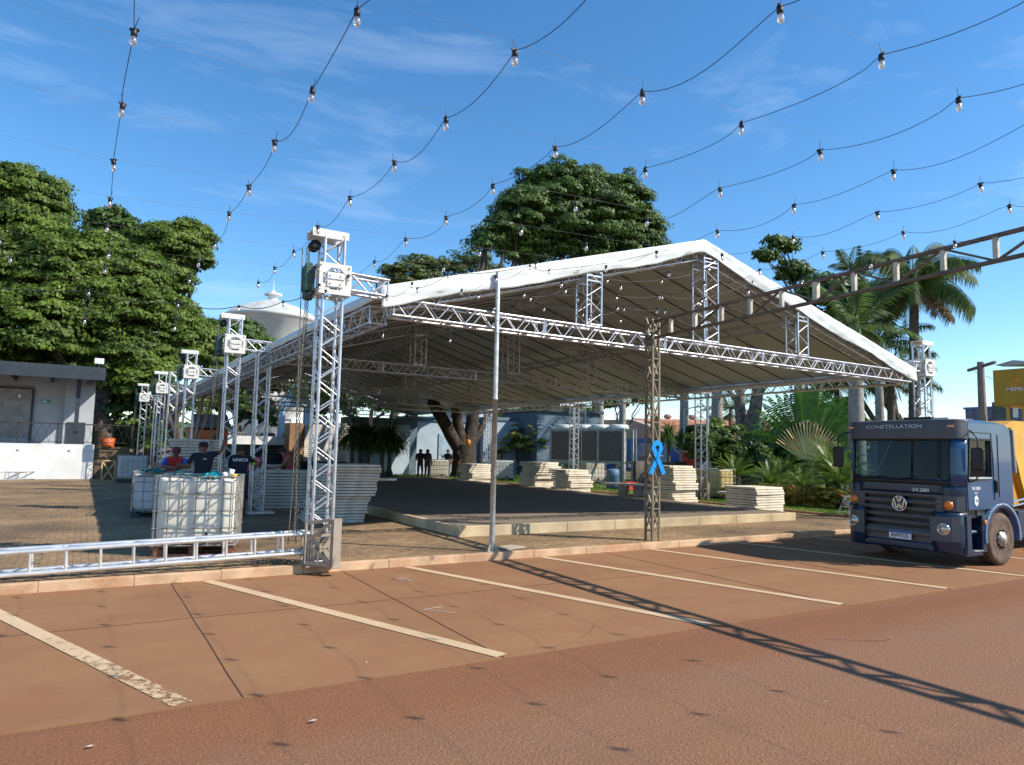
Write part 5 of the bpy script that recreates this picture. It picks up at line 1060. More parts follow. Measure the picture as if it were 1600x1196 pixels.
q = MB(); q.box((0, 0, .9), (1.1, .06, .9)); q.box((-.4, 0, .25), (.05, .05, .5)); q.box((.4, 0, .25), (.05, .05, .5)); p = atX(1078, 735, 27); tag(q.build('red_board', bpy.data.materials['red_plastic'], loc=(p.x, p.y, .6)), 'red board standing behind the right side tower', 'board')
def car(x, y, rz, col, lab):
    r = empty('parked_car', (x, y, .14), lab, 'car', 'cars parked on the street behind', rz); m = mat('car_paint_'+lab.split()[0], col, .3, .2, .02, coat=.6)
    q = MB(); q.prism([(-2.1, .3), (2.1, .3), (2.15, .7), (1.9, .9), (1.1, .98), (-1.5, 1.0), (-2.1, .95), (-2.15, .6)], -.85, .85); q.build('body', m, r, bevel=.08)
    q = MB(); q.prism([(-1.7, .98), (1.05, .96), (.35, 1.45), (-1.2, 1.48)], -.74, .74); q.build('window', gl_d, r, bevel=.05); q = MB(); q.prism([(-1.2, 1.46), (.35, 1.43), (.2, 1.5), (-1.1, 1.52)], -.7, .7); q.build('roof', m, r, bevel=.03)
    for a in (-1.35, 1.35):
        for s in (-.8, .8): q = MB(); q.lathe([(.2, -.02), (.31, -.02), (.32, .05), (.31, .16), (.2, .16)], (a, s, .31), (0, -math.copysign(1, s), 0), 18); w_ = q.build('wheel', rubber, r); q = MB(); q.lathe([(.2, -.025), (.12, -.01), (0, -.03)], (a, s, .31), (0, -math.copysign(1, s), 0), 12); q.build('rim', alu, w_)
car(44.6, 40.5, 1.5, (.55, .58, .62), 'silver car parked behind the ribbon post'); car(45, 35, 1.6, (.08, .14, .2), 'dark blue car parked right of the silver car'); car(45.5, 50.5, 1.5, (.5, .45, .45), 'pale car with red lights far left of the ribbon post'); car(44.6, 30, 1.57, (.02, .02, .025), 'black car parked farther right behind the yellow container')
def street_lamp(X, px, ptop, lab, arm=1):
    A = atX(px, ptop, X); r = empty('street_lamp', (A.x, A.y, .12), lab, 'street lamp', 'slender street lamps behind'); H = A.z-.12
    q = MB(); q.lathe([(.07, 0), (.045, H)], n=8); q.build('pole', galv, r); q = MB(); q.bar((0, 0, H), (.2*arm, -.7*arm, H+.12), .08, .05); q.bar((.2*arm, -.7*arm, H+.12), (.3*arm, -1.3*arm, H+.14), .22, .07); q.build('lamp_head', galv, r)
street_lamp(40, 994, 668, 'slender street lamp left of the ribbon post against the blue wall'); street_lamp(36, 948-11, 675, 'slender street lamp behind the condenser rack'); street_lamp(30, 1069, 640, 'thin pale pole right of the ribbon post')
street_lamp(26, 915, 632, 'thin pole rising beside the lower cream stack'); street_lamp(24, 1106, 622, 'thin leaning pole behind the yellow container')
A = atX(1532, 566, 40); up = empty('utility_pole', (A.x, A.y, .12), 'concrete utility pole with crossarm and transformer at the right edge', 'utility pole'); H = A.z-.12; pc = mat('pole_concrete', (.28, .22, .2), .85, 0, .1, 2)
q = MB(); q.lathe([(.26, 0), (.17, H)], n=8); q.build('pole', pc, up); q = MB(); q.bar((.35, .8, H-.35), (-.4, -.9, H-.12), .12, .14); q.build('crossarm', pc, up)
q = MB(); q.box((.0, -1.05, H-2.55), (.55, .95, .8)); 
for k in range(7): q.box((.3, -1.4+k*.13, H-2.55), (.12, .03, .6))
for k in range(3): q.lathe([(.06, 0), (.04, .15), (.06, .2), (.03, .3)], (0, -1.35+k*.3, H-2.15), n=8)
q.build('transformer', mat('transformer_grey', (.1, .13, .14), .6), up)
q = MB(); q.path([(0, -.9, H-.2), (.1, -2.8, H-.5), (.1, -6, H-.35), (.2, -14, H+.1)], .02, 4); q.path([(.3, .5, H-.4), (.1, -1., H-1.2), (0, -1.1, H-2)], .012, 4); q.path([(0, -.15, .5), (0, -.35, H-3), (0, -.9, H-2.9)], .03, 5); q.build('wires', black, up)
# ceiling-high loudspeaker poles and timber behind the left towers
q = MB(); 
for (px, py, dx) in ((318, 640, -.5), (336, 640, -1.1), (345, 640, -.1)):
    A = atY(px, py, 38); q.bar((A.x, 38, A.z+1.2), (A.x+dx, 38.2, .2), .12, .12)
tag(q.build('timber_poles', mat('pale_timber', (.34, .28, .2), .8)), 'leaning pale timber poles tied together behind the left towers', 'poles')
# ================= VEGETATION =================
def leafquads(P, Nn, size, asp=.55, r=rng):
    n = len(P); a = r.normal(size=(n, 3)); Nn = Nn+r.normal(0, .45, (n, 3)); Nn /= np.linalg.norm(Nn, axis=1, keepdims=True)+1e-9
    U = np.cross(Nn, a); U /= np.linalg.norm(U, axis=1, keepdims=True)+1e-9; V = np.cross(Nn, U); s = size*r.uniform(.45, 1.5, (n, 1)); U = U*s; V = V*s*asp
    return np.stack([P-U, P+V*.9-U*.1, P+U, P-V*.9-U*.1], 1)
def crown(lobes, clumps, leaves, size, clump_r=.5, flat=.75, fill=.15, r=rng, sizej=1):
    """lobes: (x,y,z,rx,ry,rz). clumps sit in an uneven shell, leaves in each clump"""
    out_ = []; vol = np.array([l[3]*l[4] for l in lobes]); vol = vol/vol.sum()
    for l, v in zip(lobes, vol):
        n = max(6, int(clumps*v)); d = r.normal(size=(n, 3)); d /= np.linalg.norm(d, axis=1, keepdims=True); d[:, 2] = np.where(d[:, 2] < -.45, -d[:, 2]*.6, d[:, 2]); d /= np.linalg.norm(d, axis=1, keepdims=True)
        rad = np.where(r.random(n) < fill, r.uniform(.3, .8, n), r.uniform(.80, 1.10, n))[:, None]
        bump_ = 1+.10*np.sin(d[:, :1]*7+l[0])*np.cos(d[:, 1:2]*6+l[1])+.07*np.sin(d[:, 2:3]*11)
        C = np.array(l[:3])+d*np.array(l[3:6])*rad*bump_; m = leaves; cr_ = clump_r*r.uniform(.6, 1.3, (n, 1))
        q = r.normal(size=(n, m, 3)); q /= np.linalg.norm(q, axis=2, keepdims=True); q[:, :, 2] = np.abs(q[:, :, 2])*.9-.25; rr = r.uniform(.55, 1, (n, m, 1))
        P = C[:, None, :]+q*rr*cr_[:, None, :]*np.array([1, 1, flat]); Nn = q+d[:, None, :]*.5+np.array([0, 0, .35])
        out_.append(leafquads(P.reshape(-1, 3), Nn.reshape(-1, 3), size, r=r))
    return np.concatenate(out_)
bark = mat('grey_brown_bark', (.10, .075, .055), .9, 0, .3, 5, bump=.8, bs=14); bark2 = mat('pale_bark', (.17, .14, .11), .9, 0, .25, 5, bump=.6, bs=12)
def limb(mb, p0, p1, r0, r1, n=7, wob=.06, seg=6):
    p0 = Vector(p0); p1 = Vector(p1); Ln = (p1-p0).length; pts = []; rs = []
    for i in range(seg+1):
        t_ = i/seg; w_ = wob*Ln*math.sin(math.pi*t_); pts.append(p0.lerp(p1, t_)+Vector((random.uniform(-1, 1), random.uniform(-1, 1), random.uniform(-.5, .5)))*w_*.6); rs.append(r0*(1-t_)+r1*t_)
    mb.path(pts, 1, n, rs=rs); return pts
def tree(name, base, lobes, clumps, leaves, size, lm, lab, cat='tree', group=None, tr=.35, clump_r=.5, fork=.45, bk=None, flat=.75, fill=.15, branches=True):
    r = empty(name, base, lab, cat, group); b = Vector(base)
    zc = min(l[2] for l in lobes); top = Vector((sum(l[0] for l in lobes)/len(lobes), sum(l[1] for l in lobes)/len(lobes), zc)); fk = b.lerp(top, fork); mb = MB()
    limb(mb, (0, 0, -.1), fk-b, tr*1.15, tr*.8, 10, .04)
    for l in lobes: 
        e = Vector(l[:3])-b; pts = limb(mb, fk-b, e, tr*.55, tr*.12, 7, .08)
        if branches:
            for k in range(3): limb(mb, pts[3+k % 3], e+Vector((random.uniform(-.7, .7)*l[3], random.uniform(-.7, .7)*l[4], random.uniform(0, .6)*l[5])), tr*.22, tr*.05, 5, .1, 4)
    mb.build('trunk', bk or bark, r)
    quads('crown', crown(lobes, clumps, leaves, size, clump_r, flat, fill), lm, r, off=base); return r
def lobe(px, py, rp, Y, k=1.0, kz=1.0):
    c = atY(px, py, Y); d = (c-CAM).dot(FWD); R0 = rp*d/FPX; R0 = max(R0*.6, R0-.42); return (c.x, c.y, c.z, R0, R0*k, R0*kz)
g_fig = leafmat('fig_leaves', (.022, .055, .010), (.22, .31, .045), .42); g_dk = leafmat('dark_green_leaves', (.018, .050, .010), (.12, .20, .030), .3); g_yl = leafmat('yellow_green_leaves', (.06, .09, .015), (.22, .23, .03), .3); g_ft = leafmat('feathery_leaves', (.05, .085, .02), (.15, .19, .045), .4)
gl_ = 'round headed trees behind the stage'
# left group
tree('broadleaf_tree', (-7, 56, .1), [lobe(25, 330, 78, 56, .8), lobe(-60, 400, 100, 56, .8), lobe(60, 400, 62, 55, .9), lobe(10, 440, 80, 54, .9)], 900, 170, .125, g_fig, 'tallest round-headed dense tree at the far left edge of the picture', tr=.7, clump_r=.95, group=gl_)
tree('broadleaf_tree', (1.5, 52, .1), [lobe(120, 450, 78, 52, .9), lobe(60, 520, 85, 51, .9), lobe(190, 480, 75, 52, .9), lobe(150, 400, 46, 53), lobe(210, 425, 42, 52)], 900, 170, .125, g_fig, 'broad dense tree crown directly above the stage canopy and its floodlight', tr=.6, clump_r=.9, group=gl_)
tree('broadleaf_tree', (4.6, 62, .1), [lobe(270, 392, 50, 61, .9), lobe(232, 380, 36, 62), lobe(300, 375, 34, 61), lobe(312, 410, 22, 61), lobe(255, 440, 45, 61)], 560, 160, .125, g_fig, 'tree with round cauliflower-like crown and bulb string dangling beside it', tr=.5, clump_r=.85, group=gl_)
tree('thin_tree', (2.5, 66, .1), [lobe(172, 345, 34, 66, .9, .7), lobe(150, 355, 24, 66), lobe(195, 362, 25, 66)], 110, 45, .2, g_dk, 'thin see-through tree crown peeking out between the left round-headed trees', tr=.25, clump_r=.85, fill=.4)
tree('broadleaf_tree', (6.5, 54, .1), [lobe(250, 520, 68, 54, .9), lobe(300, 560, 60, 53, .9), lobe(230, 590, 62, 52), lobe(190, 560, 60, 52)], 560, 160, .125, g_fig, 'dense tree filling the space behind the far lift towers', tr=.5, clump_r=.85, group=gl_)
tree('broadleaf_tree', (11.5, 64, .1), [lobe(370, 538, 44, 64, .9), lobe(330, 540, 45, 63), lobe(410, 560, 38, 64), lobe(360, 585, 50, 63)], 420, 150, .13, g_dk, 'dome-shaped tree in front of the round water tower', tr=.45, clump_r=.9, group=gl_)
tree('shade_tree', (-1, 53.5, .1), [lobe(20, 590, 70, 53.5), lobe(100, 600, 65, 53.5), lobe(190, 650, 48, 53.5), lobe(170, 600, 50, 53)], 300, 55, .21, g_dk, 'dark shaded foliage behind the stage between canopy and railing', tr=.4, clump_r=.9)
tree('shade_tree', (9.5, 60, .1), [lobe(300, 640, 40, 60, .8), lobe(350, 630, 35, 60, .8), lobe(420, 600, 50, 62, .8), lobe(400, 650, 34, 62)], 200, 50, .2, g_dk, 'shaded low tree behind the row of left towers', tr=.3, clump_r=.8)
tree('shade_tree', (17, 58, .1), [lobe(500, 615, 45, 58, .8), lobe(560, 625, 42, 58), lobe(520, 640, 40, 58), lobe(610, 640, 30, 58), lobe(660, 640, 26, 58)], 200, 46, .19, g_fig, 'sunlit tree seen under the left part of the tent roof', tr=.3, clump_r=.75)
# feathery trees
tree('feathery_tree', (24, 62, .1), [lobe(615, 425, 28, 62, 1, .5), lobe(655, 412, 32, 62, 1, .6), lobe(690, 420, 30, 62, 1, .6), lobe(645, 440, 50, 62, 1, .5), lobe(588, 438, 18, 62, 1, .4)], 210, 60, .13, g_ft, 'wide feathery light green tree behind the left tent corner', tr=.4, clump_r=.85, flat=.4, fill=.3)
tree('feathery_tree', (30, 62, .1), [lobe(735, 408, 34, 62, 1, .6), lobe(765, 430, 34, 62, 1, .6), lobe(720, 440, 34, 62)], 130, 60, .13, g_ft, 'feathery tree between the wide feathery one and the big round tree', tr=.35, clump_r=.8, flat=.5, fill=.3)
# big central tree, with a forked trunk seen under the tent
r = empty('great_tree', (19.8, 38.3, .1), 'big dark round-crowned tree rising behind the tent, its forked trunk seen beneath', 'tree'); b = Vector((19.8, 38.3, .1)); mb = MB(); lb = [lobe(890, 345, 112, 41, .8, .66), lobe(890, 330, 78, 41, .9), lobe(820, 345, 58, 40, .9), lobe(960, 325, 62, 41, .9), lobe(1000, 365, 45, 41, .9), lobe(790, 375, 48, 40), lobe(880, 390, 90, 42, .7, .6), lobe(760, 380, 30, 40), lobe(815, 395, 48, 41, .9, .8), lobe(935, 400, 60, 42, .9, .8), lobe(1010, 400, 42, 41, .9, .8), lobe(925, 300, 42, 41), lobe(985, 400, 58, 41)]
A = Vector((0, 0, 0)); mb.path([A+Vector((0, 0, -.2)), A+Vector((0, 0, .5)), A+Vector((-.05, 0, 1.3)), A+Vector((0, 0, 2.0))], 1, 12, rs=[1.0, .78, .72, .7])
for (e, r0) in (((-2.2, .2, 4.6), .42), ((-.9, 0, 5.2), .36), ((.8, .1, 5.0), .45), ((2.0, .4, 4.4), .25)):
    pts = limb(mb, A+Vector((e[0]*.12, 0, 1.6)), e, r0, r0*.8, 10, .03); tgt = min(lb, key=lambda l: abs(l[0]-b.x-5-e[0]*3)); limb(mb, e, Vector(tgt[:3])-b, r0*.8, .1, 8, .05)
for l in lb: limb(mb, Vector((2, 1, 8)), Vector(l[:3])-b, .28, .06, 6, .08)
limb(mb, (.8, .1, 5), (2, 1, 8), .4, .3, 8, .03)
mb.build('trunk', mat('shaded_bark', (.05, .036, .026), .9, 0, .3, 5, bump=.8, bs=14), r); quads('crown', crown(lb, 1250, 160, .115, .8, .75, .18), g_dk, r, off=b)  # darker copy of the bark, with the trunk's shade in its colour
# trees behind and under the tent
tree('street_tree', (29, 46, .1), [lobe(850, 640, 40, 46, 1, .5), lobe(900, 648, 35, 47, 1, .5), lobe(800, 650, 30, 46, 1, .5)], 110, 36, .17, g_dk, 'dark forked tree behind the tent left of the lower cream stack', tr=.3, clump_r=.6, fork=.35, fill=.5)
tree('street_tree', (36, 44, .1), [lobe(960, 632, 30, 44, 1, .5), lobe(1000, 628, 24, 44, 1, .4)], 60, 30, .16, g_dk, 'small dark tree top hanging below the tent edge beside palm trunks', tr=.2, clump_r=.6, fork=.5, fill=.5)
r = empty('old_tree', (30.2, 23.6, .1), 'gnarled leafless-looking forked trunk rising right of the yellow container', 'tree'); mb = MB(); b = Vector((30.2, 23.6, .1))
def tp(px, py, X=30.2): return atX(px, py, X)-b
for pts, rs in (([(1165, 715), (1163, 690), (1158, 660), (1155, 620), (1160, 560)], [.5, .40, .30, .26, .22]), ([(1166, 700), (1168, 670), (1180, 640), (1184, 610), (1176, 560)], [.42, .34, .33, .30, .22]), ([(1157, 650), (1150, 625), (1138, 610), (1120, 595)], [.18, .15, .12, .08]), ([(1182, 620), (1194, 606), (1205, 590)], [.2, .15, .1]), ([(1163, 770), (1165, 715)], [.6, .5])):
    P = [tp(*q) for q in pts]; mb.path(P, 1, 10, rs=rs)
mb.build('trunk', bark2, r)
lb = [lobe(1215, 395, 30, 26, .8, .7), lobe(1240, 385, 16, 26), lobe(1255, 440, 26, 26, .8), lobe(1285, 465, 30, 26), lobe(1240, 425, 20, 26)]
tree('sparse_tree', (46, 26, .1), [lobe(1198, 402, 30, 27, .8, .8), lobe(1228, 388, 30, 27, .8, .7), lobe(1240, 430, 38, 27, .8, .7), lobe(1212, 380, 20, 27)], 120, 34, .15, g_dk, 'sparse twiggy tree poking up behind the right roof slope', tr=.16, clump_r=.5, fill=.7, fork=.85)
tree('broadleaf_tree', (48, 26, .1), [lobe(1290, 462, 38, 25), lobe(1325, 468, 34, 25), lobe(1350, 490, 36, 25), lobe(1310, 500, 30, 25)], 170, 60, .17, g_dk, 'dark leafy tree mass behind the right tent slope left of the tall palm', tr=.4, clump_r=1.1, fill=.3)
# shrubs and garden
def bush(px, py, X, rpx, lab, lm, kz=.8, n=60, lv=60, size=.08, name='shrub', cr_=.3, grp=None, k=1):
    c = atX(px, py, X); d = (c-CAM).dot(FWD); R0 = rpx*d/FPX; r = empty(name, (c.x, c.y, .12), lab, 'shrub', grp); lb = [(c.x, c.y, c.z, R0, R0*k, R0*kz)]
    if rpx > 25: lb += [(c.x+R0*.3, c.y-R0*.5, c.z-R0*.25, R0*.7, R0*.7, R0*.6), (c.x, c.y+R0*.6, c.z-R0*.2, R0*.65, R0*.65, R0*.6)]
    mb = MB(); [limb(mb, (0, 0, 0), (random.uniform(-.4, .4)*R0, random.uniform(-.4, .4)*R0, c.z-.1), .05, .02, 5) for _ in range(5)]; mb.build('stem', bark, r)
    quads('foliage', crown(lb, n, lv, size, cr_, .8, .3), lm, r, off=(c.x, c.y, .12)); return r
bush(817, 692, 26, 33, 'yellow-green bush in front of the dark block building right of the pole', g_yl, .85, 90, 60, .09)
bush(1120, 700, 25, 42, 'big dense shrub right behind the right side tower and yellow container', g_fig, .9, 130, 60, .11, cr_=.4); bush(1160, 722, 26, 38, 'dark green shrub in the middle of the garden under the gnarled trunk', g_dk, .8, 110, 60, .12, cr_=.4)
bush(1195, 715, 30, 44, 'shaded shrub left of the fan palm', g_dk, .9, 110, 55, .13, cr_=.45); bush(1090, 690, 31, 26, 'leafy shrub seen through the lattice of the right side tower', g_fig, .9, 60, 50, .11, cr_=.4); bush(1308, 660, 38, 30, 'loose leafy shrub between the fan palm and the truck mirror', g_fig, 1.1, 120, 45, .15, cr_=.5)
bush(1005, 763, 23, 13, 'small clipped shrub beside the ribbon post', g_yl, .9, 40, 60, .05, cr_=.15); bush(938, 722, 25, 10, 'small tuft shrub beyond the cream stacks', g_yl, .8, 30, 40, .05, cr_=.15); bush(1320, 690, 33, 30, 'dark shrub behind the largest cycad', g_dk, .8, 70, 50, .13, cr_=.4)
bush(1255, 700, 31, 46, 'dark leafy shrub right behind the stalks of the fan palm', g_dk, .8, 130, 60, .13, cr_=.45)
# clipped hedge with orange blossom
g_hg = leafmat('hedge_leaves', (.12, .14, .02), (.50, .44, .10), .5); fl_o = leafmat('orange_blossom', (.45, .08, .02), (.6, .2, .06), .2)
hd = empty('hedge', (21.5, 14.6, .12), 'low clipped hedge with orange blossom along the lawn', 'hedge'); n = 46; P = []
lb = [(20.95+random.uniform(-.1, .1)+(0 if i < 16 else (i-15)*.3), 17.4-i*.25+(0 if i < 16 else (i-15)*.2), .45, .42, .38, .34+random.uniform(-.05, .08)) for i in range(20)]
quads('foliage', crown(lb, 620, 60, .035, .15, .8, .2), g_hg, hd, off=(21.5, 14.6, .12)); lb2 = [l for i, l in enumerate(lb) if i % 4 in (1, 2)]; lb2 = [(l[0]-.1, l[1]-.1, l[2], l[3], l[4], l[5]) for l in lb2]; quads('blossom', crown(lb2, 60, 22, .03, .12, .8, 0), fl_o, hd, off=(21.5, 14.6, .12))
hd = empty('hedge', (21, 18, .12), 'thin yellow-green low hedge behind the low cream stack', 'hedge'); lb = [(20.6+i*.4, 18.6-i*.1, .38, .33, .35, .28) for i in range(10)]; quads('foliage', crown(lb, 220, 55, .035, .14, .8, .2), g_yl, hd, off=(21, 18, .12))
tree('shade_tree', (3, 60, .1), [lobe(205, 690, 34, 60, 1, .8), lobe(250, 690, 34, 60, 1, .8), lobe(160, 690, 34, 60, 1, .8), lobe(300, 700, 30, 61, 1, .8)], 150, 60, .17, g_dk, 'low dark undergrowth tree closing the view behind the far left towers', tr=.3, clump_r=.8)
# ---- fronds ----
def frond(base, az, el, Ln, droop, nl, ll, lw, fold=.5, r=rng, lift=0, taper=.35, hang=.0, out=None, rach=None, rr=.012):
    """curved rachis with leaflets on both sides"""
    d0 = np.array([math.cos(az)*math.cos(el), math.sin(az)*math.cos(el), math.sin(el)]); ns = 12; P = [np.array(base, float)]; d = d0.copy(); st = Ln/ns; D = []
    for i in range(ns): D.append(d.copy()); P.append(P[-1]+d*st); d = d+np.array([0, 0, -droop*st*(.4+1.2*i/ns)]); d /= np.linalg.norm(d)
    D.append(d); P = np.array(P); D = np.array(D); side = np.array([-math.sin(az), math.cos(az), 0]); Q = []
    t = np.linspace(.1, .99, nl)
    for s in (-1, 1):
        for tt in t:
            f = tt*ns; i = min(int(f), ns-1); p = P[i]+(P[i+1]-P[i])*(f-i); dd = D[i]; up = np.cross(side, dd)*-1
            if up[2] < 0: up = -up
            l = ll*(1-abs(tt-.45)**1.6*(1.6-taper))*r.uniform(.85, 1.1); dr = side*s*1.0+dd*(.35+.5*tt)+up*(fold-hang*2)+np.array([0, 0, -hang]); dr = dr+r.normal(0, .06, 3); dr /= np.linalg.norm(dr); w_ = dd*lw
            e = p+dr*l+np.array([0, 0, -hang*l*.5]); m = p+dr*l*.5; Q.append([p-w_*.5, m-w_, e, m+w_])
    out.append(np.array(Q))
    if rach is not None: rach.path([Vector(q) for q in P], 1, 5, rs=[rr*(1-.8*i/ns) for i in range(ns+1)])
palm_g = leafmat('palm_fronds', (.022, .055, .015), (.12, .18, .04), .35, .65); palm_o = leafmat('dry_fronds', (.10, .07, .03), (.22, .15, .07), .3, .6); cyc_g = leafmat('cycad_fronds', (.04, .095, .015), (.20, .30, .05), .35, .35)
ptrunk = mat('palm_trunk', (.30, .28, .25), .85, 0, .15, 3, dirt=.4, dcol=(.12, .1, .09), ds=4, bump=.2, bs=20); pdark = mat('palm_trunk_dark', (.09, .075, .06), .9, 0, .2, 4)
def palm(X, px, pybase_z, pxtop, pytop, r0, lab, fr=16, fl=3.2, ll=.75, nl=30, top_fronds=True, trunk=ptrunk, shaft=True, grp='tall palms beyond the garden', name='palm_tree', hang=.25, seed=1, droop=.42, topX=None):
    rr_ = np.random.default_rng(seed); A = atX(px, pybase_z, X); B = atX(pxtop, pytop, X); base = (A.x, A.y, .12); r = empty(name, base, lab, 'palm tree', grp)
    H = B.z-.12; dx, dy = 0, B.y-A.y; mb = MB(); n = 26; pts = []; rs = []
    for i in range(n*2+1):
        t_ = i/(n*2); pts.append((0, dy*t_, H*t_)); rs.append(r0*(1.15-.25*t_+(.12*math.exp(-((t_-.35)/.2)**2)))*(1.03 if i % 2 else .985))
    mb.path(pts, 1, 14, rs=rs); mb.build('trunk', trunk, r)
    if top_fronds:
        if shaft: q = MB(); q.lathe([(r0*.9, 0), (r0*1.05, .3), (r0*.8, 1.1), (r0*.5, 1.5)], (0, dy, H-.3), n=12); q.build('crown_shaft', mat('crownshaft', (.1, .16, .05), .5) if 'crownshaft' not in bpy.data.materials else bpy.data.materials['crownshaft'], r); zt = H+.9
        else: zt = H
        o1 = []; mbr = MB()
        for k in range(fr):
            az = 2*math.pi*k/fr*2.4+rr_.uniform(-.2, .2); el = 1.25-1.55*(k/fr)+rr_.uniform(-.1, .1)
            frond((0, dy, zt), az, el, fl*rr_.uniform(.85, 1.1), droop, nl, ll, .035, .15, rr_, hang=hang, out=o1, rach=mbr, rr=.04)
        quads('crown', np.concatenate(o1), palm_g, r); mbr.build('frond_stem', palm_g, r)
        o2 = []
        for k in range(3): frond((0, dy, zt-.2), rr_.uniform(0, 6), -.5, fl*.7, .5, nl, ll*.7, .03, .1, rr_, hang=.5, out=o2)
        if name == 'palm_tree': quads('dry_fronds', np.concatenate(o2), palm_o, r)
    return r
palm(34, 1425, 640, 1428, 470, .22, 'tall palm with big spreading crown right of the tent, above the corner tower', 24, 3.5, .95, 60, trunk=pdark, hang=.55, seed=2, droop=.62)
palm(24, 1337, 650, 1336, 545, .26, 'thick pale palm trunk nearest the truck, crown hidden behind the roof', 12, 2.4, .6, 26, seed=3)
palm(36, 1249, 650, 1248, 560, .30, 'pale palm trunk directly above the fan palm', 10, 2.6, .6, 22, seed=4)
palm(34, 1375, 650, 1372, 560, .20, 'left one of the two thin palm trunks behind the truck visor', 14, 2.6, .7, 30, seed=5, hang=.4)
palm(38, 1390, 650, 1392, 585, .2, 'short palm with hanging crown below the right tent corner', 16, 2.6, .8, 30, seed=6, shaft=False, hang=.5, trunk=pdark)
palm(42, 1330, 640, 1332, 440, .2, 'slim tall palm with pointed spear leaf rising over the right roof slope', 10, 1.5, .7, 26, seed=7)
palm(40, 1275, 640, 1277, 600, .14, 'thin dark palm with small crown just below the tent edge above the fan palm', 12, 1.9, .5, 24, seed=8, trunk=pdark, shaft=False, hang=.4)
palm(40, 1307, 650, 1307, 600, .16, 'dark fibrous palm trunk between the fan palm and thick pale trunk', 12, 1.8, .5, 24, seed=9, trunk=pdark, shaft=False, hang=.4)
palm(33, 1183, 650, 1183, 560, .24, 'palm trunk just right of the gnarled forked trunk', 10, 2.4, .6, 20, seed=10)
palm(30, 1120, 650, 1120, 560, .30, 'straight pale palm trunk behind the big dense shrub', 10, 2.4, .6, 20, seed=11)
palm(35, 1069, 650, 1069, 560, .28, 'straight palm trunk right of the ribbon post', 10, 2.4, .6, 20, seed=12)
palm(30, 972, 700, 973, 600, .22, 'palm trunk left of the ribbon post with drooping crown tip', 12, 2.8, .7, 26, seed=13, hang=.3)
palm(34, 937, 700, 938, 590, .28, 'pale palm trunk left part of the blue-walled background', 10, 2.6, .6, 22, seed=14); palm(37, 929, 700, 929, 590, .24, 'dark palm trunk touching the pale one in front of the blue wall', 10, 2.4, .6, 20, seed=15, trunk=pdark)
palm(45, 1140, 650, 1142, 640, .16, 'small feathery palm between two pale trunks above the dense shrub', 14, 2.8, .7, 26, seed=16, shaft=False)
# cycads
def cycad(px, py, X, h, Ln, lab, n=34, seed=1, sc=1):
    rr_ = np.random.default_rng(seed); A = atX(px, py, X); r = empty('cycad', (A.x, A.y, .12), lab, 'cycad', 'cycads in the garden bed'); mb = MB(); mb.lathe([(.20, 0), (.22, h*.5), (.2, h), (.08, h+.1)], n=12)
    for k in range(30): a = k*2.4; z = h*k/30; mb.box((math.cos(a)*.2, math.sin(a)*.2, z), (.08, .05, .05), a)
    mb.build('trunk', pdark, r); o1 = []; mbr = MB()
    for k in range(n): az = k*2.4; el = 1.35-1.25*(k/n)**.8+rr_.uniform(-.08, .08); frond((0, 0, h), az, el, Ln*rr_.uniform(.85, 1.1), .75, 34, .17*sc, .010*sc, .45, rr_, out=o1, rach=mbr, rr=.010)
    quads('crown', np.concatenate(o1), cyc_g, r); mbr.build('frond_stem', cyc_g, r); return r
cycad(1205, 765, 24, .5, 1.1, 'left cycad of the group behind the orange-blossom hedge', 34, 1, 1.3); cycad(1225, 758, 26.5, .75, 1.15, 'cycad partly hidden behind the left cycad', 30, 2, 1.3); cycad(1256, 768, 24, .45, 1.0, 'middle cycad below the fan palm stem', 32, 3, 1.3)
cycad(1300, 765, 22.5, 1.15, 1.45, 'largest cycad beside the truck front', 48, 4, 1.4); cycad(1315, 768, 21.5, .8, 1.2, 'cycad half hidden behind the far truck mirror', 36, 5, 1.3); cycad(1150, 768, 24, .8, 1.2, 'cycad behind the low cream stack beside the yellow container', 34, 6, 1.3)
cycad(893, 735, 24, .75, .9, 'small cycad with yellowish fronds above the lower cream stack', 26, 7, 1.0)
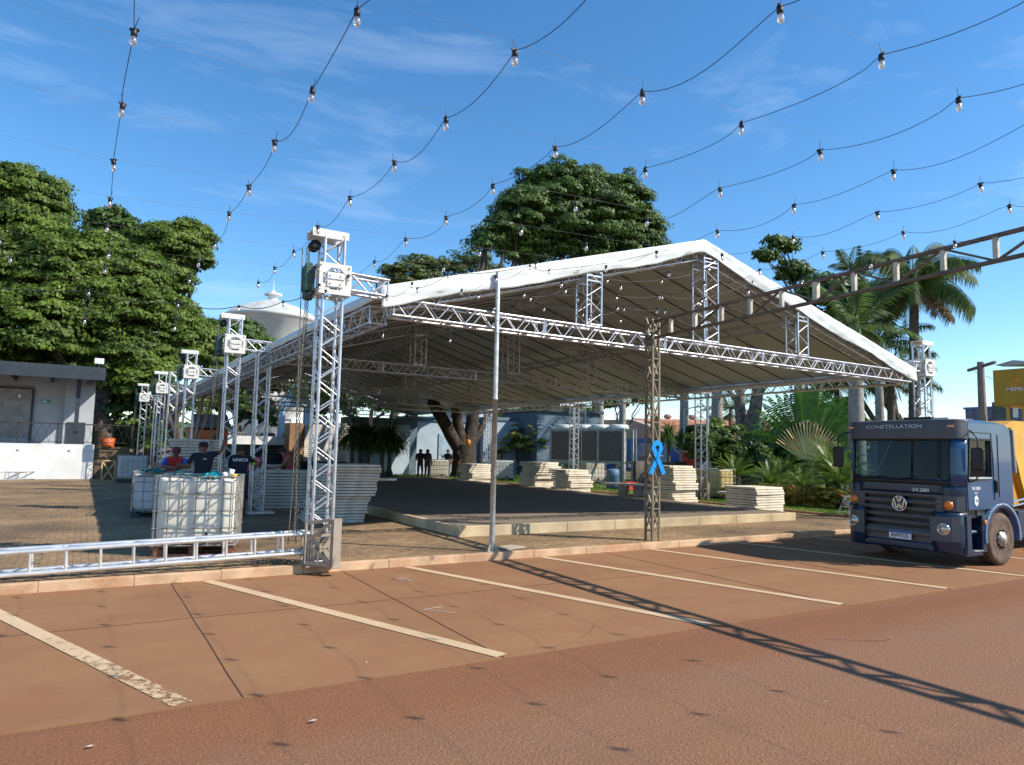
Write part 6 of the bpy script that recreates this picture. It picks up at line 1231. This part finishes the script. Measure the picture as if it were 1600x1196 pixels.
# traveller's palm
A = atX(1262, 722, 27); r = empty('travellers_palm', (A.x, A.y, .12), 'fan shaped traveller palm with fanned pale stalks and upright paddle leaves', 'palm tree'); b = Vector((A.x, A.y, .12)); zb = A.z-.12
mb = MB(); mb.lathe([(.24, 0), (.2, zb-.3), (.26, zb+.1)], n=10); mb.build('trunk', pdark, r); stalk = mat('fan_stalks', (.55, .52, .22), .6, 0, .25, 3, col2=(.55, .36, .12)); mb = MB(); Q = []; pl = Vector((math.cos(R_(-58)), math.sin(R_(-58)), 0)); nrm = Vector((-pl.y, pl.x, 0)); leafp = leafmat('paddle_leaves', (.03, .08, .012), (.12, .27, .035), .4, .35); nb = 23
for i in range(nb):
    a = R_(-54+108*i/(nb-1)); Ls = 1.75-.25*abs(a); d = pl*math.sin(a)+Vector((0, 0, 1))*math.cos(a); off_ = nrm*random.uniform(-.08, .08); p0 = Vector((0, 0, zb+.05))+pl*math.sin(a)*.1; p1 = p0+d*Ls+off_-Vector((0, 0, .1*abs(a))); mb.path([p0, p0.lerp(p1, .3)+off_*.2, p0.lerp(p1, .7), p1], 1, 5, rs=[.115, .075, .042, .026])
    Ll = 1.7*random.uniform(.85, 1.05)*(1-.12*abs(a)); wd = .19; dd = d.copy(); p = p1.copy(); sdv = (pl*math.cos(a)-Vector((0, 0, 1))*math.sin(a)); tw = random.uniform(-.6, .6); sdv = (sdv*math.cos(tw)+nrm*math.sin(tw)).normalized(); ns = 16; torn = 0 if abs(a) < .10 else 1
    for k in range(ns):
        t0 = k/ns; w0 = wd*math.sin(math.pi*min(.98, (t0*.9+.08)))**.6; w1 = wd*math.sin(math.pi*min(.98, ((t0+1/ns)*.9+.08)))**.6; q = p+dd*(Ll/ns)
        gp = .86 if torn else 1.0
        for s in (-1, 1):
            j = random.uniform(-.12, .12)*torn; drp = Vector((0, 0, -.08-.1*torn*random.random())); e = (p.lerp(q, 1-gp)) if torn else p
            Q.append([e, q, q+sdv*s*w1+drp*w1*3+dd*(.02+j*.3), e+sdv*s*w0+drp*w0*3+dd*(.02+j*.3)])
        p = q; dd = (dd+Vector((0, 0, -.05*(abs(a)*1.5+.1)))+nrm*random.uniform(-.01, .01)).normalized()
mb.build('stalk', stalk, r); quads('leaf', np.array([[tuple(v) for v in q] for q in Q]), leafp, r)
# ponytail palms (dark drooping) beneath the tent
def ponytail(px, py, Y, h, R0, lab, seed):
    rr_ = np.random.default_rng(seed); A = atY(px, py, Y); r = empty('ponytail_palm', (A.x, A.y, .12), lab, 'palm', 'dark drooping palms before the annex'); mb = MB(); mb.lathe([(.34, 0), (.28, .15), (.12, .6), (.10, h)], n=10); mb.build('trunk', pdark, r); Q = []
    for k in range(420):
        az = rr_.uniform(0, 6.28); el = rr_.uniform(-.2, 1.4); Ln = R0*rr_.uniform(.9, 1.5); d = np.array([math.cos(az)*math.cos(el), math.sin(az)*math.cos(el), math.sin(el)]); p = np.array([0, 0, h]); s = np.array([-math.sin(az), math.cos(az), 0])*.022
        for i in range(5): q = p+d*Ln/5; Q.append([p-s, p+s, q+s*.8, q-s*.8]); p = q; d = d+np.array([0, 0, -.42]); d /= np.linalg.norm(d)
    quads('crown', np.array(Q), g_dk, r)
for i, (px, Y, h, R0, lab) in enumerate([(549, 37, 2.3, 1.0, 'leftmost dark drooping palm beside the boards crate'), (562, 38.5, 2.2, .9, 'second dark drooping palm from the left before the annex'), (575, 37.5, 2.25, .9, 'third dark drooping palm from the left before the annex'), (596, 36.5, 2.1, 1.05, 'fourth dark drooping palm from the left, standing nearest the grey stack'), (608, 37, 2.2, 1.1, 'rightmost drooping palm, its right side lit yellow-green')]):
    ponytail(px, 735, Y, h, R0, lab, i)
ponytail(1045, 735, 38, 3.0, 1.3, 'drooping small palm tree right of the ribbon post before white wall', 9)
bush(655, 690, 20, 8, 'small shrub against the annex wall beside a standing man', g_dk, .8, 20, 40, .05, cr_=.2) if False else None
# distant tree belt so the horizon is closed
far = []
for i in range(70):
    x = -60+i*4.2; far.append((x, 150+random.uniform(-12, 20), 2.5, 5, 5, random.uniform(2.5, 4.5)))
for i in range(30): far.append((150+random.uniform(-10, 15), 20+i*5, 2.2, 5, 5, random.uniform(2, 3.5)))
tag(quads('far_wood', crown(far, 1500, 26, .8, 1.8), g_dk), kind='stuff')
tree('shade_tree', (-14, 44, .1), [(-14, 46, 9, 6, 5, 5), (-20, 48, 9, 7, 5, 6), (-9, 50, 5, 5, 4, 4)], 260, 50, .3, g_fig, 'leafy tree beyond the far left end of the stage', tr=.5, clump_r=1.1)
# ================= PEOPLE =================
skin = mat('brown_skin', (.20, .10, .06), .6, 0, .06); hairm = mat('black_hair', (.012, .01, .009), .7); denim = mat('denim', (.025, .035, .065), .85, 0, .15, 20); darkp = mat('dark_trousers', (.03, .03, .035), .85); shoe = mat('dark_shoes', (.04, .03, .025), .7)
navy = mat('navy_shirt', (.006, .010, .024), .85, 0, .1, 10); lime = mat('lime_band', (.25, .55, .05), .7); redm = mat('red_shirt', (.48, .03, .03), .85); bluem = mat('blue_sleeve', (.02, .09, .5), .8); pink = mat('pink_shirt', (.55, .05, .09), .85); blackc = mat('black_shirt', (.012, .012, .014), .85)
def person(loc, rz, pose, mats_, lab, cap=None, fingers=True, sc=1.0, hair=True):
    """pose: dict joint->(x right, y forward, z up). mats_: shirt, sleeve, trousers"""
    J = dict(pelvis=(0, 0, .92), spine=(0, .0, 1.12), chest=(0, .0, 1.34), neck=(0, 0, 1.50), head=(0, .015, 1.585), crown=(0, .01, 1.68), shL=(-.20, 0, 1.43), elL=(-.27, -.02, 1.14), wrL=(-.25, .08, .90), shR=(.20, 0, 1.43), elR=(.27, -.02, 1.14), wrR=(.25, .08, .90),
             hiL=(-.095, 0, .88), knL=(-.11, .02, .48), anL=(-.12, -.01, .08), toL=(-.14, .17, .035), hiR=(.095, 0, .88), knR=(.11, .02, .48), anR=(.12, -.01, .08), toR=(.14, .17, .035))
    J.update({k_: v_ for k_, v_ in pose.items() if k_ != 'face'}); V = {k: Vector(v) for k, v in J.items()}
    rad = dict(pelvis=.135, spine=.125, chest=.145, neck=.058, head=.088, crown=.070, shL=.072, elL=.05, wrL=.030, shR=.072, elR=.05, wrR=.030, hiL=.092, knL=.062, anL=.044, toL=.036, hiR=.092, knR=.062, anR=.044, toR=.036)
    names = list(V); vs = [V[k] for k in names]; rs = [rad[k] for k in names]; E = [('pelvis', 'spine'), ('spine', 'chest'), ('chest', 'neck'), ('neck', 'head'), ('head', 'crown'), ('chest', 'shL'), ('shL', 'elL'), ('elL', 'wrL'), ('chest', 'shR'), ('shR', 'elR'), ('elR', 'wrR'), ('pelvis', 'hiL'), ('hiL', 'knL'), ('knL', 'anL'), ('anL', 'toL'), ('pelvis', 'hiR'), ('hiR', 'knR'), ('knR', 'anR'), ('anR', 'toR')]
    E = [(names.index(a), names.index(b_)) for a, b_ in E]; reg = {i: n_ for i, n_ in enumerate(names)}
    for s in 'LR':
        wr, el = V['wr'+s], V['el'+s]; d = (wr-el).normalized(); sd = d.cross(Vector((0, 1, 0)));
        if sd.length < .2: sd = d.cross(Vector((1, 0, 0)))
        sd.normalize(); up = sd.cross(d); iw = names.index('wr'+s); palm_ = wr+d*.055; vs.append(palm_); rs.append(.030); ip = len(vs)-1; reg[ip] = 'hand'; E.append((iw, ip))
        if fingers:
            for f in range(4):
                o = (f-1.5)*.019; Lf = [.066, .078, .074, .058][f]; a = palm_+sd*o+d*.035; b1 = a+d*Lf*.5+up*.006; b2 = b1+d*Lf*.4+up*.022
                for q, rr in ((a, .0105), (b1, .0095), (b2, .008)): vs.append(q); rs.append(rr); reg[len(vs)-1] = 'hand'
                k = len(vs); E += [(ip, k-3), (k-3, k-2), (k-2, k-1)]
            sg = -1 if s == 'L' else 1; a = wr+d*.03+sd*.030*sg; b1 = a+d*.03+sd*.02*sg+up*.01; b2 = b1+d*.025+up*.012
            for q, rr in ((a, .013), (b1, .011), (b2, .009)): vs.append(q); rs.append(rr); reg[len(vs)-1] = 'hand'
            k = len(vs); E += [(iw, k-3), (k-3, k-2), (k-2, k-1)]
    me = bpy.data.meshes.new('body_s'); me.from_pydata([tuple(v) for v in vs], E, []); o = bpy.data.objects.new('body_s', me); COL.objects.link(o)
    sk = o.modifiers.new('skin', 'SKIN'); sk.use_smooth_shade = True; 
    for i, v in enumerate(me.skin_vertices[0].data): v.radius = (rs[i], rs[i]); v.use_root = (i == 0)
    pv = names.index
    for nme, rx, ry in (('pelvis', .18, .13), ('spine', .175, .125), ('chest', .20, .13)): me.skin_vertices[0].data[pv(nme)].radius = (rx, ry)
    ss = o.modifiers.new('sub', 'SUBSURF'); ss.levels = 2; ss.render_levels = 2
    dg = bpy.context.evaluated_depsgraph_get(); m2 = bpy.data.meshes.new_from_object(o.evaluated_get(dg)); bpy.data.objects.remove(o)
    shirt, sleeve, trous = mats_; ml = [shirt, sleeve, trous, skin, shoe]
    m2.materials.clear(); [m2.materials.append(m) for m in ml]
    segs = [(V['pelvis'], V['spine'], 0), (V['spine'], V['chest'], 0), (V['chest'], V['neck']-Vector((0, 0, .02)), 0), (V['neck'], V['crown'], 3)]
    for s in 'LR':
        mid = V['sh'+s].lerp(V['el'+s], .85); segs += [(V['chest'], V['sh'+s], 0), (V['sh'+s], mid, 1), (mid, V['el'+s], 3), (V['el'+s], V['wr'+s]+(V['wr'+s]-V['el'+s]).normalized()*.2, 3), (V['pelvis']-Vector((0, 0, .04)), V['hi'+s], 2), (V['hi'+s], V['kn'+s], 2), (V['kn'+s], V['an'+s], 2), (V['an'+s], V['to'+s], 4)]
    for p in m2.polygons:
        c = p.center; best = 9; bi = 0
        for a, b_, i in segs:
            ab = b_-a; t_ = max(0, min(1, (c-a).dot(ab)/max(1e-6, ab.length_squared))); dd = (c-(a+ab*t_)).length
            if dd < best: best = dd; bi = i
        p.material_index = bi; p.use_smooth = True
    r = empty('person', loc, lab, 'person', None, rz); r.scale = (sc, sc, sc)
    body = bpy.data.objects.new('body', m2); COL.objects.link(body); body.parent = r
    hd = V['head']; fw = ((V['head']-V['neck']).cross(Vector((1, 0, 0)))).normalized()*-1
    fw = Vector((0, 1, 0)) if 'face' not in pose else Vector(pose['face']).normalized(); up = (V['crown']-V['neck']).normalized(); rt = fw.cross(up).normalized(); fw = up.cross(rt)
    cen = hd+up*.035
    q = MB(); P = lambda a, b_, c_: cen+rt*a+fw*b_+up*c_
    q.bar(P(0, .075, .02), P(0, .105, -.012), .022, .02, up); q.bar(P(-.022, .088, -.045), P(.022, .088, -.045), .012, .01, up)
    for s in (-1, 1): q.lathe([(.022, -.008), (.026, 0), (.018, .01), (0, .012)], P(s*.085, 0, 0), rt*s, 8)
    q.build('face_features', skin, body)
    q = MB()
    for s in (-1, 1): q.ball(P(s*.032, .077, .018), .011, 8, 5)
    q.build('eye', mat('eye_dark', (.02, .015, .012), .2) if 'eye_dark' not in bpy.data.materials else bpy.data.materials['eye_dark'], body)
    q = MB(); n = 16; rings = [(.098, -.02), (.103, .02), (.10, .05), (.082, .085), (.045, .105), (0, .112)]
    for i, (rr, z) in enumerate(rings):
        pass
    vs_ = []; 
    for rr, z in rings:
        for k in range(n): a = 2*math.pi*k/n; zz = z+(.035 if (z < .03 and math.sin(a) > .2) else 0)-(.03 if (z < 0 and math.sin(a) < 0) else 0); vs_.append(P(math.cos(a)*rr, math.sin(a)*rr*1.08-.008, zz))
    q.add(vs_, [(i*n+k, i*n+(k+1) % n, (i+1)*n+(k+1) % n, (i+1)*n+k) for i in range(len(rings)-1) for k in range(n)], True); q.build('hair', hairm, body)
    if cap:
        q = MB(); vs_ = []
        for rr, z in [(.108, .035), (.110, .06), (.10, .09), (.07, .12), (0, .13)]:
            for k in range(n): a = 2*math.pi*k/n; vs_.append(P(math.cos(a)*rr, math.sin(a)*rr*1.06-.006, z))
        q.add(vs_, [(i*n+k, i*n+(k+1) % n, (i+1)*n+(k+1) % n, (i+1)*n+k) for i in range(4) for k in range(n)], True)
        pts = [(-.075, .085), (-.06, .15), (0, .18), (.06, .15), (.075, .085)]; q.add([P(x, y, .04) for x, y in pts]+[P(x, y, .052) for x, y in pts], [(0, 1, 2, 3, 4), (9, 8, 7, 6, 5), (0, 5, 6, 1), (1, 6, 7, 2), (2, 7, 8, 3), (3, 8, 9, 4)]); q.build('cap', cap, body)
    return r, body
# forearm-resting worker in red and blue behind the second container (faces the camera)
person((2.02, 20.05, .12), R_(186), dict(spine=(0, .05, 1.09), chest=(0, .16, 1.25), neck=(0, .22, 1.40), head=(0, .27, 1.48), crown=(0, .30, 1.57), face=(0, 1, -.45), shL=(-.20, .17, 1.32), shR=(.20, .17, 1.32), elL=(-.33, .36, 1.14), elR=(.33, .36, 1.14), wrL=(-.09, .46, 1.13), wrR=(.09, .47, 1.13)), (redm, bluem, denim), 'worker in red shirt with blue sleeves and cap leaning on the shaded container', cap=mat('dark_red_cap', (.10, .02, .03), .8))
# man reaching up to the tower
r, bdy = person((2.45, 18.05, .12), R_(168), dict(elL=(-.38, .10, 1.52), wrL=(-.44, .16, 1.72), shL=(-.19, 0, 1.46), elR=(.32, .06, 1.20), wrR=(.44, .22, 1.22), face=(-.4, 1, .1)), (navy, navy, darkp), 'man in dark polo and cap reaching up to the second lift tower', cap=blackc, sc=1.02)
q = MB(); q.tube((.27, .02, 1.27), (.29, .03, 1.25), .056, 12); q.tube((-.32, .065, 1.50), (-.34, .075, 1.505), .052, 12); q.build('sleeve_band', lime, bdy); q = MB(); q.box((-.05, .115, 1.36), (.07, .01, .02)); q.build('chest_mark', silver, bdy)
# man seen from behind with lettered shirt
r, bdy = person((3.28, 18.05, .12), R_(-8), dict(elR=(.36, .05, 1.25), wrR=(.48, .24, 1.30), elL=(-.22, .10, 1.18), wrL=(-.12, .30, 1.12)), (navy, navy, denim), 'man seen from behind in navy shirt with white lettering across the back', sc=1.0)
text('back_lettering', 'UNICA', .10, (-.0, -.125, 1.37), (1, 0, 0), (0, 0, 1), platew, bdy, .002, 1.1, .002)
q = MB(); q.tube((.285, .025, 1.32), (.33, .042, 1.27), .054, 12); q.build('sleeve_band', lime, bdy)
person((4.55, 23.4, .12), R_(-80), dict(spine=(0, .08, 1.12), chest=(0, .28, 1.26), neck=(0, .42, 1.33), head=(0, .50, 1.34), crown=(0, .58, 1.37), face=(0, .6, -1), shL=(-.18, .30, 1.30), shR=(.18, .30, 1.30), elL=(-.2, .42, 1.06), elR=(.2, .42, 1.06), wrL=(-.12, .6, .98), wrR=(.12, .6, .98)), (pink, pink, darkp), 'man in pink shirt bending over a panel stack behind the plain truss leg')
person((5.55, 22.3, .12), R_(70), dict(spine=(0, .06, 1.12), chest=(0, .16, 1.31), neck=(0, .22, 1.45), head=(0, .27, 1.52), crown=(0, .29, 1.60), face=(0, 1, -.4), elL=(-.24, .25, 1.1), wrL=(-.16, .48, 1.06), elR=(.24, .25, 1.1), wrR=(.16, .48, 1.06)), (mat('crimson_shirt', (.42, .02, .05), .85), skin, denim), 'man in crimson shirt bent over boards just left of the corner tower mast')
for i, (px, Y, rz, lab, hnd) in enumerate([(656, 36.6, 2.8, 'leftmost dark figure of the group standing under the far tent edge', 0), (667, 36.4, 3.3, 'dark figure close beside the leftmost one under the far tent edge', 0), (699, 36.9, 2.2, 'dark figure with raised phone right of the barred container', 1), (715, 37.4, 1.6, 'dark figure half hidden by the big tree trunk', 0)]):
    A = atY(px, 745, Y); ps = dict(elR=(.26, .1, 1.12), wrR=(.18, .3, 1.15)) if hnd == 0 else dict(elR=(.28, .12, 1.25), wrR=(.25, .32, 1.42)); ps['knL'] = (-.12, .06, .48)
    person((A.x, Y, .12), rz, ps, (blackc, blackc, darkp), lab, fingers=(i < 2), sc=.98)
